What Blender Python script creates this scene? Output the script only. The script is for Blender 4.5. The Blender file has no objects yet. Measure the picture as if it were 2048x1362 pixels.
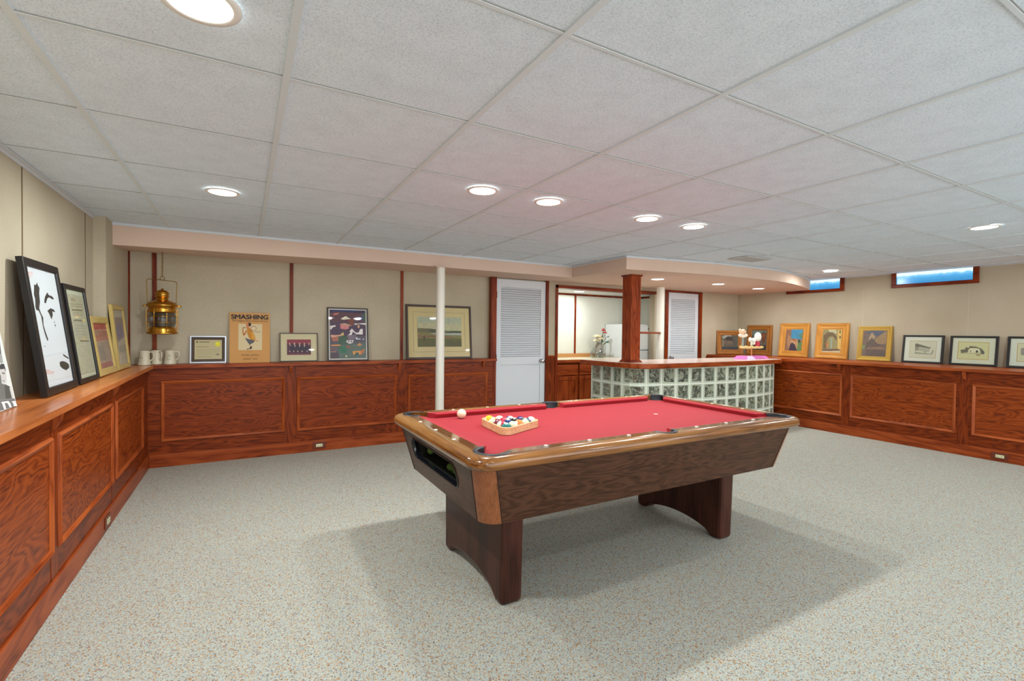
import bpy, bmesh, math, random
from mathutils import Vector, Matrix
R = math.radians
scene = bpy.context.scene
COL = scene.collection
# ------------------------------------------------------------------ camera, world, exposure, lights
HC, ZC, ZS, ZL = 1.3276, 2.1984, 2.0500, 0.975      # eye height, ceiling, soffit, ledge
yaw, pit, rol = 0.50991, -0.01807, 0.01184
fw = Vector((math.sin(yaw)*math.cos(pit), math.cos(yaw)*math.cos(pit), math.sin(pit)))
rt = Vector((math.cos(yaw), -math.sin(yaw), 0.0)); up = rt.cross(fw)
r2 = rt*math.cos(rol) + up*math.sin(rol); u2 = -rt*math.sin(rol) + up*math.cos(rol)
cd = bpy.data.cameras.new('camera'); cam = bpy.data.objects.new('camera', cd); COL.objects.link(cam)
cd.sensor_fit = 'HORIZONTAL'; cd.sensor_width = 36.0; cd.lens = 957.94/2048*36.0; cd.clip_start = .03
M = Matrix.Identity(4)
for i in range(3):
    M[i][0], M[i][1], M[i][2] = r2[i], u2[i], -fw[i]
M[2][3] = HC
cam.matrix_world = M
scene.camera = cam
vs = scene.view_settings
vs.view_transform = 'Standard'; vs.look = 'None'; vs.gamma = 1.0; vs.exposure = 0.38; vs.use_curve_mapping = False
w = bpy.data.worlds.new('world'); scene.world = w; w.use_nodes = True
w.node_tree.nodes['Background'].inputs[0].default_value = (.95, .97, .98, 1); w.node_tree.nodes['Background'].inputs[1].default_value = 2.9
CEIL_LIGHTS = [(-.105, 1.544), (-.122, 3.591), (1.284, 2.69), (1.771, 2.69), (2.666, 2.69), (3.177, 2.69), (6.897, 3.56)]
FILL_LIGHTS = [(1.3, .15), (3.2, .15), (5.1, 1.5), (6.9, 1.3), (-.1, -.9), (3.2, -1.8), (5.6, -1.2)]  # fill lamps added to even out the light on the ceiling
SOFFIT_LIGHTS = [(4.776, 4.612), (5.944, 4.578), (7.007, 4.67)]
ROOM_LIGHTS = [(4.53, 5.98)]
P_CEIL, P_FILL, P_SOFFIT, P_ROOM = 18.5, 12.0, 8.0, 7.5
def lamp(x, y, z, power):
    ld = bpy.data.lights.new('downlight_lamp', 'AREA'); ld.shape = 'DISK'; ld.size = .10; ld.energy = power; ld.color = (.95, 1.0, .99)
    o = bpy.data.objects.new('downlight_lamp', ld); COL.objects.link(o); o.location = (x, y, z)
    return o
for (L, z, p_) in ((CEIL_LIGHTS, ZC-.012, P_CEIL), (FILL_LIGHTS, ZC-.012, P_FILL), (SOFFIT_LIGHTS, ZS-.012, P_SOFFIT), (ROOM_LIGHTS, 1.966-.012, P_ROOM)):
    for (x, y) in L: lamp(x, y, z, p_*(.55 if abs(y-2.69) < .01 else (.55 if x > 5 and y > 0 and z > ZS+.01 else (.35 if .1 < y < .2 else 1.0))))
# ------------------------------------------------------------------ materials
def s2l(h):
    c = [int(h[i:i+2], 16)/255 for i in (0, 2, 4)]
    return tuple((v/12.92 if v <= .04045 else ((v+.055)/1.055)**2.4) for v in c) + (1.0,)
def newmat(name):
    m = bpy.data.materials.new(name); m.use_nodes = True
    nt = m.node_tree; b = nt.nodes['Principled BSDF']
    return m, nt, b
_flat = {}
def flat(h, rough=.6, metal=0.0, emit=0.0, trans=0.0, coat=0.0, spec=.5):
    k = (h, rough, metal, emit, trans, coat, spec)
    if k in _flat: return _flat[k]
    m, nt, b = newmat('mat_'+h)
    c = s2l(h)
    b.inputs['Base Color'].default_value = c; b.inputs['Roughness'].default_value = rough; b.inputs['Metallic'].default_value = metal
    b.inputs['Specular IOR Level'].default_value = spec
    b.inputs['Coat Weight'].default_value = coat; b.inputs['Coat Roughness'].default_value = .08
    if trans: b.inputs['Transmission Weight'].default_value = trans
    if emit: b.inputs['Emission Color'].default_value = c; b.inputs['Emission Strength'].default_value = emit
    _flat[k] = m
    return m
def N(nt, typ, **kw):
    n = nt.nodes.new(typ)
    for k, v in kw.items():
        if k == 'inp':
            for kk, vv in v.items(): n.inputs[kk].default_value = vv
        else: setattr(n, k, v)
    return n
def ramp(nt, stops, fac):
    r = nt.nodes.new('ShaderNodeValToRGB'); e = r.color_ramp.elements
    while len(e) < len(stops): e.new(.5)
    for i, (p, c) in enumerate(stops): e[i].position = p; e[i].color = c if len(c) == 4 else tuple(c)+(1,)
    nt.links.new(fac, r.inputs['Fac']); return r
def coords(nt, sc, loc=(0, 0, 0)):
    tc = N(nt, 'ShaderNodeTexCoord'); mp = N(nt, 'ShaderNodeMapping')
    mp.inputs['Scale'].default_value = sc; mp.inputs['Location'].default_value = loc
    nt.links.new(tc.outputs['Object'], mp.inputs['Vector']); return mp.outputs['Vector']
def bump(nt, b, h, strength=.2, dist=.01):
    bp = N(nt, 'ShaderNodeBump'); bp.inputs['Strength'].default_value = strength; bp.inputs['Distance'].default_value = dist
    nt.links.new(h, bp.inputs['Height']); nt.links.new(bp.outputs['Normal'], b.inputs['Normal'])
def wood(name, light, mid, dark, axis, rough=.38, rings=26, sc=1.3, fine=1.0, coat=0.0, loc=(0, 0, 0), spec=.2):
    m, nt, b = newmat(name)
    a = {'x': (.75, 4.2, 4.2), 'y': (4.2, .75, 4.2), 'z': (4.2, 4.2, .75)}[axis]
    v = coords(nt, tuple(q*sc for q in a), loc)
    n1 = N(nt, 'ShaderNodeTexNoise', inp={'Scale': 1.0, 'Detail': 3.0, 'Roughness': .5, 'Distortion': .4}); nt.links.new(v, n1.inputs['Vector'])
    mu = N(nt, 'ShaderNodeMath', operation='MULTIPLY'); mu.inputs[1].default_value = rings; nt.links.new(n1.outputs['Fac'], mu.inputs[0])
    sn = N(nt, 'ShaderNodeMath', operation='PINGPONG'); sn.inputs[1].default_value = 1.0; nt.links.new(mu.outputs[0], sn.inputs[0])
    f = {'x': (3, 90, 90), 'y': (90, 3, 90), 'z': (90, 90, 3)}[axis]
    v2 = coords(nt, tuple(q*sc*fine for q in f), loc)
    n2 = N(nt, 'ShaderNodeTexNoise', inp={'Scale': 1.0, 'Detail': 4.0, 'Roughness': .6}); nt.links.new(v2, n2.inputs['Vector'])
    mx = N(nt, 'ShaderNodeMath', operation='MULTIPLY_ADD'); mx.inputs[1].default_value = .36; nt.links.new(sn.outputs[0], mx.inputs[0])
    m2 = N(nt, 'ShaderNodeMath', operation='MULTIPLY'); m2.inputs[1].default_value = .74; nt.links.new(n2.outputs['Fac'], m2.inputs[0])
    nt.links.new(m2.outputs[0], mx.inputs[2])
    r = ramp(nt, [(.26, s2l(dark)), (.46, s2l(mid)), (.72, s2l(light))], mx.outputs[0])
    nt.links.new(r.outputs['Color'], b.inputs['Base Color'])
    b.inputs['Roughness'].default_value = rough; b.inputs['Coat Weight'].default_value = coat; b.inputs['Coat Roughness'].default_value = .12
    bump(nt, b, mx.outputs[0], .08, .002); b.inputs['Specular IOR Level'].default_value = spec
    return m
OAKL, OAKM, OAKD = '86380f', '6e2908', '421703'
oak = {a: wood('oak_grain_'+a, OAKL, OAKM, OAKD, a) for a in 'xyz'}
oak_light = {a: wood('oak_moulding_'+a, 'ac5628', '96441c', '6c2c10', a, rings=8, sc=1.4) for a in 'xyz'}
oak_dark = {a: wood('oak_trim_'+a, '8a3a12', '74290c', '4e1a06', a, rings=8) for a in 'xyz'}
oak_base = {a: wood('oak_skirting_'+a, 'a04c22', '8c3c18', '5e240c', a, rings=14, sc=1.0) for a in 'xyz'}
oak_ledge = {a: wood('oak_ledge_'+a, 'd08048', 'bc6c38', '965026', a, rough=.3, rings=6, sc=.8, coat=.25) for a in 'xyz'}
walnut = {a: wood('walnut_laminate_'+a, '523626', '42291c', '2b1a11', a, rings=26, sc=2.2, rough=.35) for a in 'xyz'}
walnut_dark = {a: wood('walnut_leg_'+a, '4a2a20', '3a2018', '281410', a, rings=6, rough=.32) for a in 'xyz'}
rail_wood = {a: wood('varnished_rail_'+a, '9c6a34', '7c4e22', '4e2c12', a, rings=5, rough=.22, coat=.8) for a in 'xyz'}
post_wood = wood('corner_post_wood', '9a6040', '84502f', '5e3620', 'z', rings=5, rough=.3, coat=.2)
def fabric_wall(name, c1, c2):
    m, nt, b = newmat(name)
    v = coords(nt, (1, 1, 1))
    n = N(nt, 'ShaderNodeTexNoise', inp={'Scale': 130.0, 'Detail': 3.0}); nt.links.new(v, n.inputs['Vector'])
    n3 = N(nt, 'ShaderNodeTexNoise', inp={'Scale': 2.0, 'Detail': 2.0}); nt.links.new(v, n3.inputs['Vector'])
    ad = N(nt, 'ShaderNodeMath', operation='ADD'); nt.links.new(n.outputs['Fac'], ad.inputs[0]); nt.links.new(n3.outputs['Fac'], ad.inputs[1])
    ml = N(nt, 'ShaderNodeMath', operation='MULTIPLY'); ml.inputs[1].default_value = .5; nt.links.new(ad.outputs[0], ml.inputs[0])
    r = ramp(nt, [(.3, s2l(c1)), (.7, s2l(c2))], ml.outputs[0]); nt.links.new(r.outputs['Color'], b.inputs['Base Color'])
    b.inputs['Roughness'].default_value = .85; b.inputs['Specular IOR Level'].default_value = .2
    bump(nt, b, n.outputs['Fac'], .15, .002); return m
M_WALL = fabric_wall('linen_wall_panel', 'ada18a', 'c2b8a2')
M_SOFF = fabric_wall('bounce_tinted_soffit', 'd6bba8', 'e0c8b6')  # beige-pink, tinted pinker to carry red bounce from the pool table
M_WHITEWALL = fabric_wall('pale_wall', 'd4d4c8', 'dedfd2')
M_FLOORBASE = None
def carpet():
    m, nt, b = newmat('speckled_carpet')
    v = coords(nt, (1, 1, 1))
    vo = N(nt, 'ShaderNodeTexVoronoi', inp={'Scale': 240.0}); nt.links.new(v, vo.inputs['Vector'])
    n0 = N(nt, 'ShaderNodeTexNoise', inp={'Scale': 110.0, 'Detail': 5.0, 'Roughness': .7}); nt.links.new(v, n0.inputs['Vector'])
    sep = N(nt, 'ShaderNodeSeparateColor'); nt.links.new(vo.outputs['Color'], sep.inputs[0])
    r = ramp(nt, [(0.0, s2l('9a6430')), (.07, s2l('b88a58')), (.15, s2l('c4ae88')), (.23, s2l('b6b5ac')), (.5, s2l('bfc5bc')), (.78, s2l('b2bbb4')), (.92, s2l('9aa0aa')), (1.0, s2l('605a54'))], sep.outputs[0])
    r2_ = ramp(nt, [(.3, (.62, .6, .56)), (.62, (1, 1, 1))], n0.outputs['Fac'])
    mx = N(nt, 'ShaderNodeMix', data_type='RGBA', blend_type='MULTIPLY'); mx.inputs['Factor'].default_value = .8
    nt.links.new(r.outputs['Color'], mx.inputs['A']); nt.links.new(r2_.outputs['Color'], mx.inputs['B'])
    nt.links.new(mx.outputs['Result'], b.inputs['Base Color'])
    b.inputs['Roughness'].default_value = .95; b.inputs['Specular IOR Level'].default_value = .1
    bump(nt, b, n0.outputs['Fac'], .5, .006); return m
M_CARPET = carpet()
def tile_mat():
    m, nt, b = newmat('mineral_ceiling_tile')
    v = coords(nt, (1, 1, 1))
    n = N(nt, 'ShaderNodeTexNoise', inp={'Scale': 170.0, 'Detail': 4.0, 'Roughness': .7}); nt.links.new(v, n.inputs['Vector'])
    n2 = N(nt, 'ShaderNodeTexNoise', inp={'Scale': 9.0, 'Detail': 2.0}); nt.links.new(v, n2.inputs['Vector'])
    r = ramp(nt, [(.3, s2l('c0d0dc')), (.5, s2l('e2f2ff')), (.7, s2l('ecf8ff'))], n.outputs['Fac'])
    r2_ = ramp(nt, [(.3, (.95, .95, .95)), (.6, (1, 1, 1))], n2.outputs['Fac'])
    mx = N(nt, 'ShaderNodeMix', data_type='RGBA', blend_type='MULTIPLY'); mx.inputs['Factor'].default_value = 1
    nt.links.new(r.outputs['Color'], mx.inputs['A']); nt.links.new(r2_.outputs['Color'], mx.inputs['B'])
    nt.links.new(mx.outputs['Result'], b.inputs['Base Color']); b.inputs['Roughness'].default_value = .9
    b.inputs['Specular IOR Level'].default_value = .1
    bump(nt, b, n.outputs['Fac'], .25, .003); return m
M_TILE = tile_mat()
M_GRID = flat('d8e4ea', .5)
M_WHITE = flat('e2e4e2', .5)
M_DOOR = flat('d4d9de', .45)
M_COL = flat('e6e2d6', .4)
def cloth():
    m, nt, b = newmat('red_baize')
    v = coords(nt, (1, 1, 1)); n = N(nt, 'ShaderNodeTexNoise', inp={'Scale': 300.0, 'Detail': 3.0}); nt.links.new(v, n.inputs['Vector'])
    r = ramp(nt, [(.3, s2l('98202a')), (.7, s2l('a42832'))], n.outputs['Fac']); nt.links.new(r.outputs['Color'], b.inputs['Base Color'])
    b.inputs['Roughness'].default_value = .8; b.inputs['Sheen Weight'].default_value = .12; b.inputs['Sheen Roughness'].default_value = .5; b.inputs['Sheen Tint'].default_value = (1, .5, .5, 1)
    b.inputs['Specular IOR Level'].default_value = .2; return m
M_CLOTH = cloth()
M_BRASS = flat('c8923c', .22, metal=1.0)
M_BLACK = flat('141416', .4)
M_CHROME = flat('c8c8cc', .15, metal=1.0)
def glass(name, tint=(1, 1, 1, 1), rough=.0, wavy=0.0, refl=.0):
    m, nt, b = newmat(name)
    b.inputs['Base Color'].default_value = tint; b.inputs['Roughness'].default_value = rough; b.inputs['Transmission Weight'].default_value = 1.0; b.inputs['IOR'].default_value = 1.45
    if wavy:
        v = coords(nt, (1, 1, 1)); n = N(nt, 'ShaderNodeTexNoise', inp={'Scale': 15.0, 'Detail': 1.0, 'Distortion': 1.5}); nt.links.new(v, n.inputs['Vector'])
        bump(nt, b, n.outputs['Fac'], wavy, .03)
    return m
def pane(name):
    m = bpy.data.materials.new(name); m.use_nodes = True; nt = m.node_tree; nt.nodes.remove(nt.nodes['Principled BSDF'])
    o = nt.nodes['Material Output']; t = N(nt, 'ShaderNodeBsdfTransparent'); g = N(nt, 'ShaderNodeBsdfGlossy'); g.inputs['Roughness'].default_value = .02
    f = N(nt, 'ShaderNodeFresnel'); f.inputs['IOR'].default_value = 1.45; mx = N(nt, 'ShaderNodeMixShader')
    mm = N(nt, 'ShaderNodeMath', operation='MINIMUM'); mm.inputs[1].default_value = .10; nt.links.new(f.outputs[0], mm.inputs[0]); nt.links.new(mm.outputs[0], mx.inputs[0]); nt.links.new(t.outputs[0], mx.inputs[1]); nt.links.new(g.outputs[0], mx.inputs[2]); nt.links.new(mx.outputs[0], o.inputs['Surface']); return m
M_PANE = pane('picture_glass')
M_GLASS = glass('clear_glass')
M_LENS = pane('ribbed_lens')
M_LENS.node_tree.nodes['Transparent BSDF'].inputs['Color'].default_value = (.62, .64, .66, 1)
for n_ in M_LENS.node_tree.nodes:
    if n_.type == 'MATH': n_.inputs[1].default_value = .45
M_BLOCK = glass('wavy_glass_block', (.90, .97, .92, 1), .04, wavy=.9)
def block_mat():
    m = glass('wavy_glass_block', (.90, .97, .92, 1), .04, wavy=.9); nt = m.node_tree; b = nt.nodes['Principled BSDF']
    v = coords(nt, (1, 1, 1)); n = N(nt, 'ShaderNodeTexNoise', inp={'Scale': 11.0, 'Detail': 1.5, 'Distortion': 2.0}); nt.links.new(v, n.inputs['Vector'])
    d = N(nt, 'ShaderNodeBsdfDiffuse'); d.inputs['Color'].default_value = s2l('e0e4cc'); t = N(nt, 'ShaderNodeBsdfTranslucent'); t.inputs['Color'].default_value = s2l('c4d0bc')
    ad = N(nt, 'ShaderNodeMixShader'); ad.inputs[0].default_value = .35; nt.links.new(d.outputs[0], ad.inputs[1]); nt.links.new(t.outputs[0], ad.inputs[2])
    r = ramp(nt, [(.42, (.5, .5, .5)), (.50, (.02, .02, .02))], n.outputs['Fac']); mx = N(nt, 'ShaderNodeMixShader')
    nt.links.new(r.outputs['Color'], mx.inputs[0]); nt.links.new(b.outputs[0], mx.inputs[1]); nt.links.new(ad.outputs[0], mx.inputs[2]); nt.links.new(mx.outputs[0], nt.nodes['Material Output'].inputs['Surface'])
    return m
M_BLOCK = block_mat()
M_MORTAR = flat('ecf4e6', .4)
M_LAM = flat('d8c0b4', .22)
def blue_window():
    m, nt, b = newmat('daylit_window_well')
    v = coords(nt, (1, 1, 1)); n = N(nt, 'ShaderNodeTexNoise', inp={'Scale': 14.0, 'Detail': 4.0}); nt.links.new(v, n.inputs['Vector'])
    sp = N(nt, 'ShaderNodeSeparateXYZ'); tc = N(nt, 'ShaderNodeTexCoord'); nt.links.new(tc.outputs['Object'], sp.inputs[0])
    ma = N(nt, 'ShaderNodeMath', operation='MULTIPLY_ADD'); ma.inputs[1].default_value = .05; nt.links.new(n.outputs['Fac'], ma.inputs[0]); nt.links.new(sp.outputs['Z'], ma.inputs[2])
    mr = N(nt, 'ShaderNodeMapRange'); mr.inputs['From Min'].default_value = 2.06; mr.inputs['From Max'].default_value = 2.21; nt.links.new(ma.outputs[0], mr.inputs['Value'])
    r = ramp(nt, [(0, s2l('2c7cb4')), (.55, s2l('4a9cd0')), (.78, s2l('7cc0e8')), (.86, s2l('d8f0fc'))], mr.outputs[0])
    nt.links.new(r.outputs['Color'], b.inputs['Emission Color']); b.inputs['Emission Strength'].default_value = 1.0; b.inputs['Base Color'].default_value = (0, 0, 0, 1); b.inputs['Roughness'].default_value = .2
    return m
M_BLUE = blue_window()
_paint = {}
def paint(h, amt=.25, scale=45.0):
    if h in _paint: return _paint[h]
    m, nt, b = newmat('paint_'+h); v = coords(nt, (1, 1, 1)); c = s2l(h)
    n = N(nt, 'ShaderNodeTexNoise', inp={'Scale': scale, 'Detail': 5.0, 'Roughness': .7, 'Distortion': 1.2}); nt.links.new(v, n.inputs['Vector'])
    n2 = N(nt, 'ShaderNodeTexNoise', inp={'Scale': scale*.35, 'Detail': 2.0}); nt.links.new(v, n2.inputs['Vector'])
    lo = tuple(q*(1-amt) for q in c[:3]); hi = tuple(min(1, q*(1+amt)+.02) for q in c[:3])
    r = ramp(nt, [(.3, lo), (.5, c[:3]), (.7, hi)], n.outputs['Fac'])
    mx = N(nt, 'ShaderNodeMix', data_type='RGBA', blend_type='OVERLAY'); mx.inputs['Factor'].default_value = .14
    nt.links.new(r.outputs['Color'], mx.inputs['A']); nt.links.new(n2.outputs['Color'], mx.inputs['B']); nt.links.new(mx.outputs['Result'], b.inputs['Base Color'])
    b.inputs['Roughness'].default_value = .6; _paint[h] = m; return m
# ------------------------------------------------------------------ mesh builder
class MB:
    def __init__(s): s.v = []; s.f = []; s.mi = []; s.sm = []; s.cur = 0
    def add(s, vs_, fs, smooth=False, mat=None):
        o = len(s.v); s.v += [tuple(q) for q in vs_]
        for f in fs: s.f.append([o+i for i in f]); s.mi.append(s.cur if mat is None else mat); s.sm.append(smooth)
        return s
    def box(s, a, b, mat=None):
        x0, y0, z0 = a; x1, y1, z1 = b
        return s.add([(x0,y0,z0),(x1,y0,z0),(x1,y1,z0),(x0,y1,z0),(x0,y0,z1),(x1,y0,z1),(x1,y1,z1),(x0,y1,z1)],
              [(0,3,2,1),(4,5,6,7),(0,1,5,4),(1,2,6,5),(2,3,7,6),(3,0,4,7)], mat=mat)
    def hexa(s, p, mat=None):
        return s.add(p, [(0,3,2,1),(4,5,6,7),(0,1,5,4),(1,2,6,5),(2,3,7,6),(3,0,4,7)], mat=mat)
    def prism(s, poly, z0, z1, mat=None, tf=None, smooth=False):
        n = len(poly); f = tf or (lambda x, y, z: (x, y, z))
        vs_ = [f(x, y, z0) for x, y in poly] + [f(x, y, z1) for x, y in poly]
        s.add(vs_, [tuple(range(n-1, -1, -1)), tuple(range(n, 2*n))], mat=mat)
        o = len(s.v) - 2*n
        for i in range(n): s.f.append([o+i, o+(i+1) % n, o+n+(i+1) % n, o+n+i]); s.mi.append(s.cur if mat is None else mat); s.sm.append(smooth)
        return s
    def loft(s, loops, smooth=True, cap0=False, cap1=False, mat=None, closed=True):
        n = len(loops[0]); vs_ = [q for l in loops for q in l]; fs = []
        for k in range(len(loops)-1):
            for i in range(n if closed else n-1):
                j = (i+1) % n; fs.append((k*n+i, k*n+j, (k+1)*n+j, (k+1)*n+i))
        s.add(vs_, fs, smooth, mat)
        if cap0: s.add(loops[0], [tuple(range(n-1, -1, -1))], False, mat)
        if cap1: s.add(loops[-1], [tuple(range(n))], False, mat)
        return s
    def lathe(s, prof, c=(0, 0, 0), n=24, mat=None, axis='z', cap=True, smooth=True):
        loops = []
        for r, z in prof:
            l = []
            for i in range(n):
                a = 2*math.pi*i/n; x, y = r*math.cos(a), r*math.sin(a)
                q = (x, y, z) if axis == 'z' else ((z, x, y) if axis == 'x' else (y, z, x))
                l.append((c[0]+q[0], c[1]+q[1], c[2]+q[2]))
            loops.append(l)
        return s.loft(loops, smooth, cap, cap, mat)
    def tube(s, pts, r, n=8, mat=None, closed=False):
        P = [Vector(p) for p in pts]; loops = []; m = len(P); prev = None
        for i, p in enumerate(P):
            t = (P[(i+1) % m]-P[i-1]) if closed else (P[min(i+1, m-1)]-P[max(i-1, 0)])
            t.normalize()
            if prev is None:
                a = Vector((0, 0, 1)) if abs(t.z) < .9 else Vector((1, 0, 0)); u = t.cross(a).normalized()
            else: u = (prev - t*prev.dot(t)).normalized()
            prev = u; v = t.cross(u)
            loops.append([tuple(p + u*(r*math.cos(2*math.pi*k/n)) + v*(r*math.sin(2*math.pi*k/n))) for k in range(n)])
        if closed: loops.append(loops[0]); return s.loft(loops, True, False, False, mat)
        return s.loft(loops, True, True, True, mat)
    def ball(s, c, r, n=16, m=10, sc=(1, 1, 1), mat=None):
        loops = []
        for j in range(m+1):
            ph = math.pi*j/m; rr = max(1e-5, math.sin(ph))*r
            loops.append([(c[0]+rr*math.cos(2*math.pi*i/n)*sc[0], c[1]+rr*math.sin(2*math.pi*i/n)*sc[1], c[2]-math.cos(ph)*r*sc[2]) for i in range(n)])
        return s.loft(loops, True, True, True, mat)
    def build(s, name, mats, parent=None, bevel=0.0, weld=False, keep=False):
        me = bpy.data.meshes.new(name); me.from_pydata(s.v, [], s.f)
        for m in (mats if isinstance(mats, (list, tuple)) else [mats]): me.materials.append(m)
        for p, i, sm in zip(me.polygons, s.mi, s.sm): p.material_index = i; p.use_smooth = sm
        bm = bmesh.new(); bm.from_mesh(me)
        if weld: bmesh.ops.remove_doubles(bm, verts=bm.verts, dist=1e-5)
        (None if keep else bmesh.ops.recalc_face_normals(bm, faces=bm.faces)); bm.to_mesh(me); bm.free()
        o = bpy.data.objects.new(name, me); COL.objects.link(o)
        if parent: o.parent = parent
        if bevel:
            b = o.modifiers.new('bevel', 'BEVEL'); b.width = bevel; b.segments = 2; b.limit_method = 'ANGLE'; b.angle_limit = R(40)
        return o
def tag(o, label=None, cat=None, group=None, kind=None):
    if label: o['label'] = label
    if cat: o['category'] = cat
    if group: o['group'] = group
    if kind: o['kind'] = kind
    return o
def empty(name, loc=(0, 0, 0), rot=(0, 0, 0)):
    o = bpy.data.objects.new(name, None); COL.objects.link(o); o.location = loc; o.rotation_euler = rot; o.empty_display_size = .05
    return o
def box(name, a, b, m, parent=None, bevel=0.0): return MB().box(a, b).build(name, m, parent, bevel)
def copy_tree(o, parent=None):
    c = o.copy(); COL.objects.link(c); c.parent = parent
    for ch in list(o.children): copy_tree(ch, c)
    return c
def rect_loop(hx, hy, r, z, n=8, cx=0, cy=0):
    out = []
    for (sx, sy, a0) in ((1, 1, 0), (-1, 1, 90), (-1, -1, 180), (1, -1, 270)):
        for k in range(n+1):
            a = R(a0+90*k/n); out.append((cx+sx*(hx-r)+r*math.cos(a), cy+sy*(hy-r)+r*math.sin(a), z))
    return out
def text_mesh(txt, size, mat, parent, loc, rot=(R(90), 0, 0), bold=0.0, xs=1.0, name='lettering'):
    cu = bpy.data.curves.new('font', 'FONT'); cu.body = txt; cu.size = size; cu.offset = bold; cu.align_x = 'CENTER'; cu.resolution_u = 3
    cu.offset = 0.0; t = bpy.data.objects.new('tmp', cu); COL.objects.link(t)
    dg = bpy.context.evaluated_depsgraph_get(); me = bpy.data.meshes.new_from_object(t.evaluated_get(dg))
    bpy.data.objects.remove(t); me.materials.clear(); me.materials.append(mat)
    if bold:                                  # heavy lettering: the same outline laid side by side
        bm = bmesh.new(); bm.from_mesh(me); g0 = list(bm.verts)+list(bm.edges)+list(bm.faces)
        for k_, (dx, dy) in enumerate(((bold, 0), (-bold, 0), (0, bold*.6), (0, -bold*.6))):
            d = bmesh.ops.duplicate(bm, geom=g0); bmesh.ops.translate(bm, verts=[q for q in d['geom'] if isinstance(q, bmesh.types.BMVert)], vec=(dx, dy, .00004*(k_+1)))
        bm.to_mesh(me); bm.free()
    o = bpy.data.objects.new(name, me); COL.objects.link(o); o.parent = parent; o.location = loc; o.rotation_euler = rot; o.scale = (xs, 1, 1)
    return o
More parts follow.
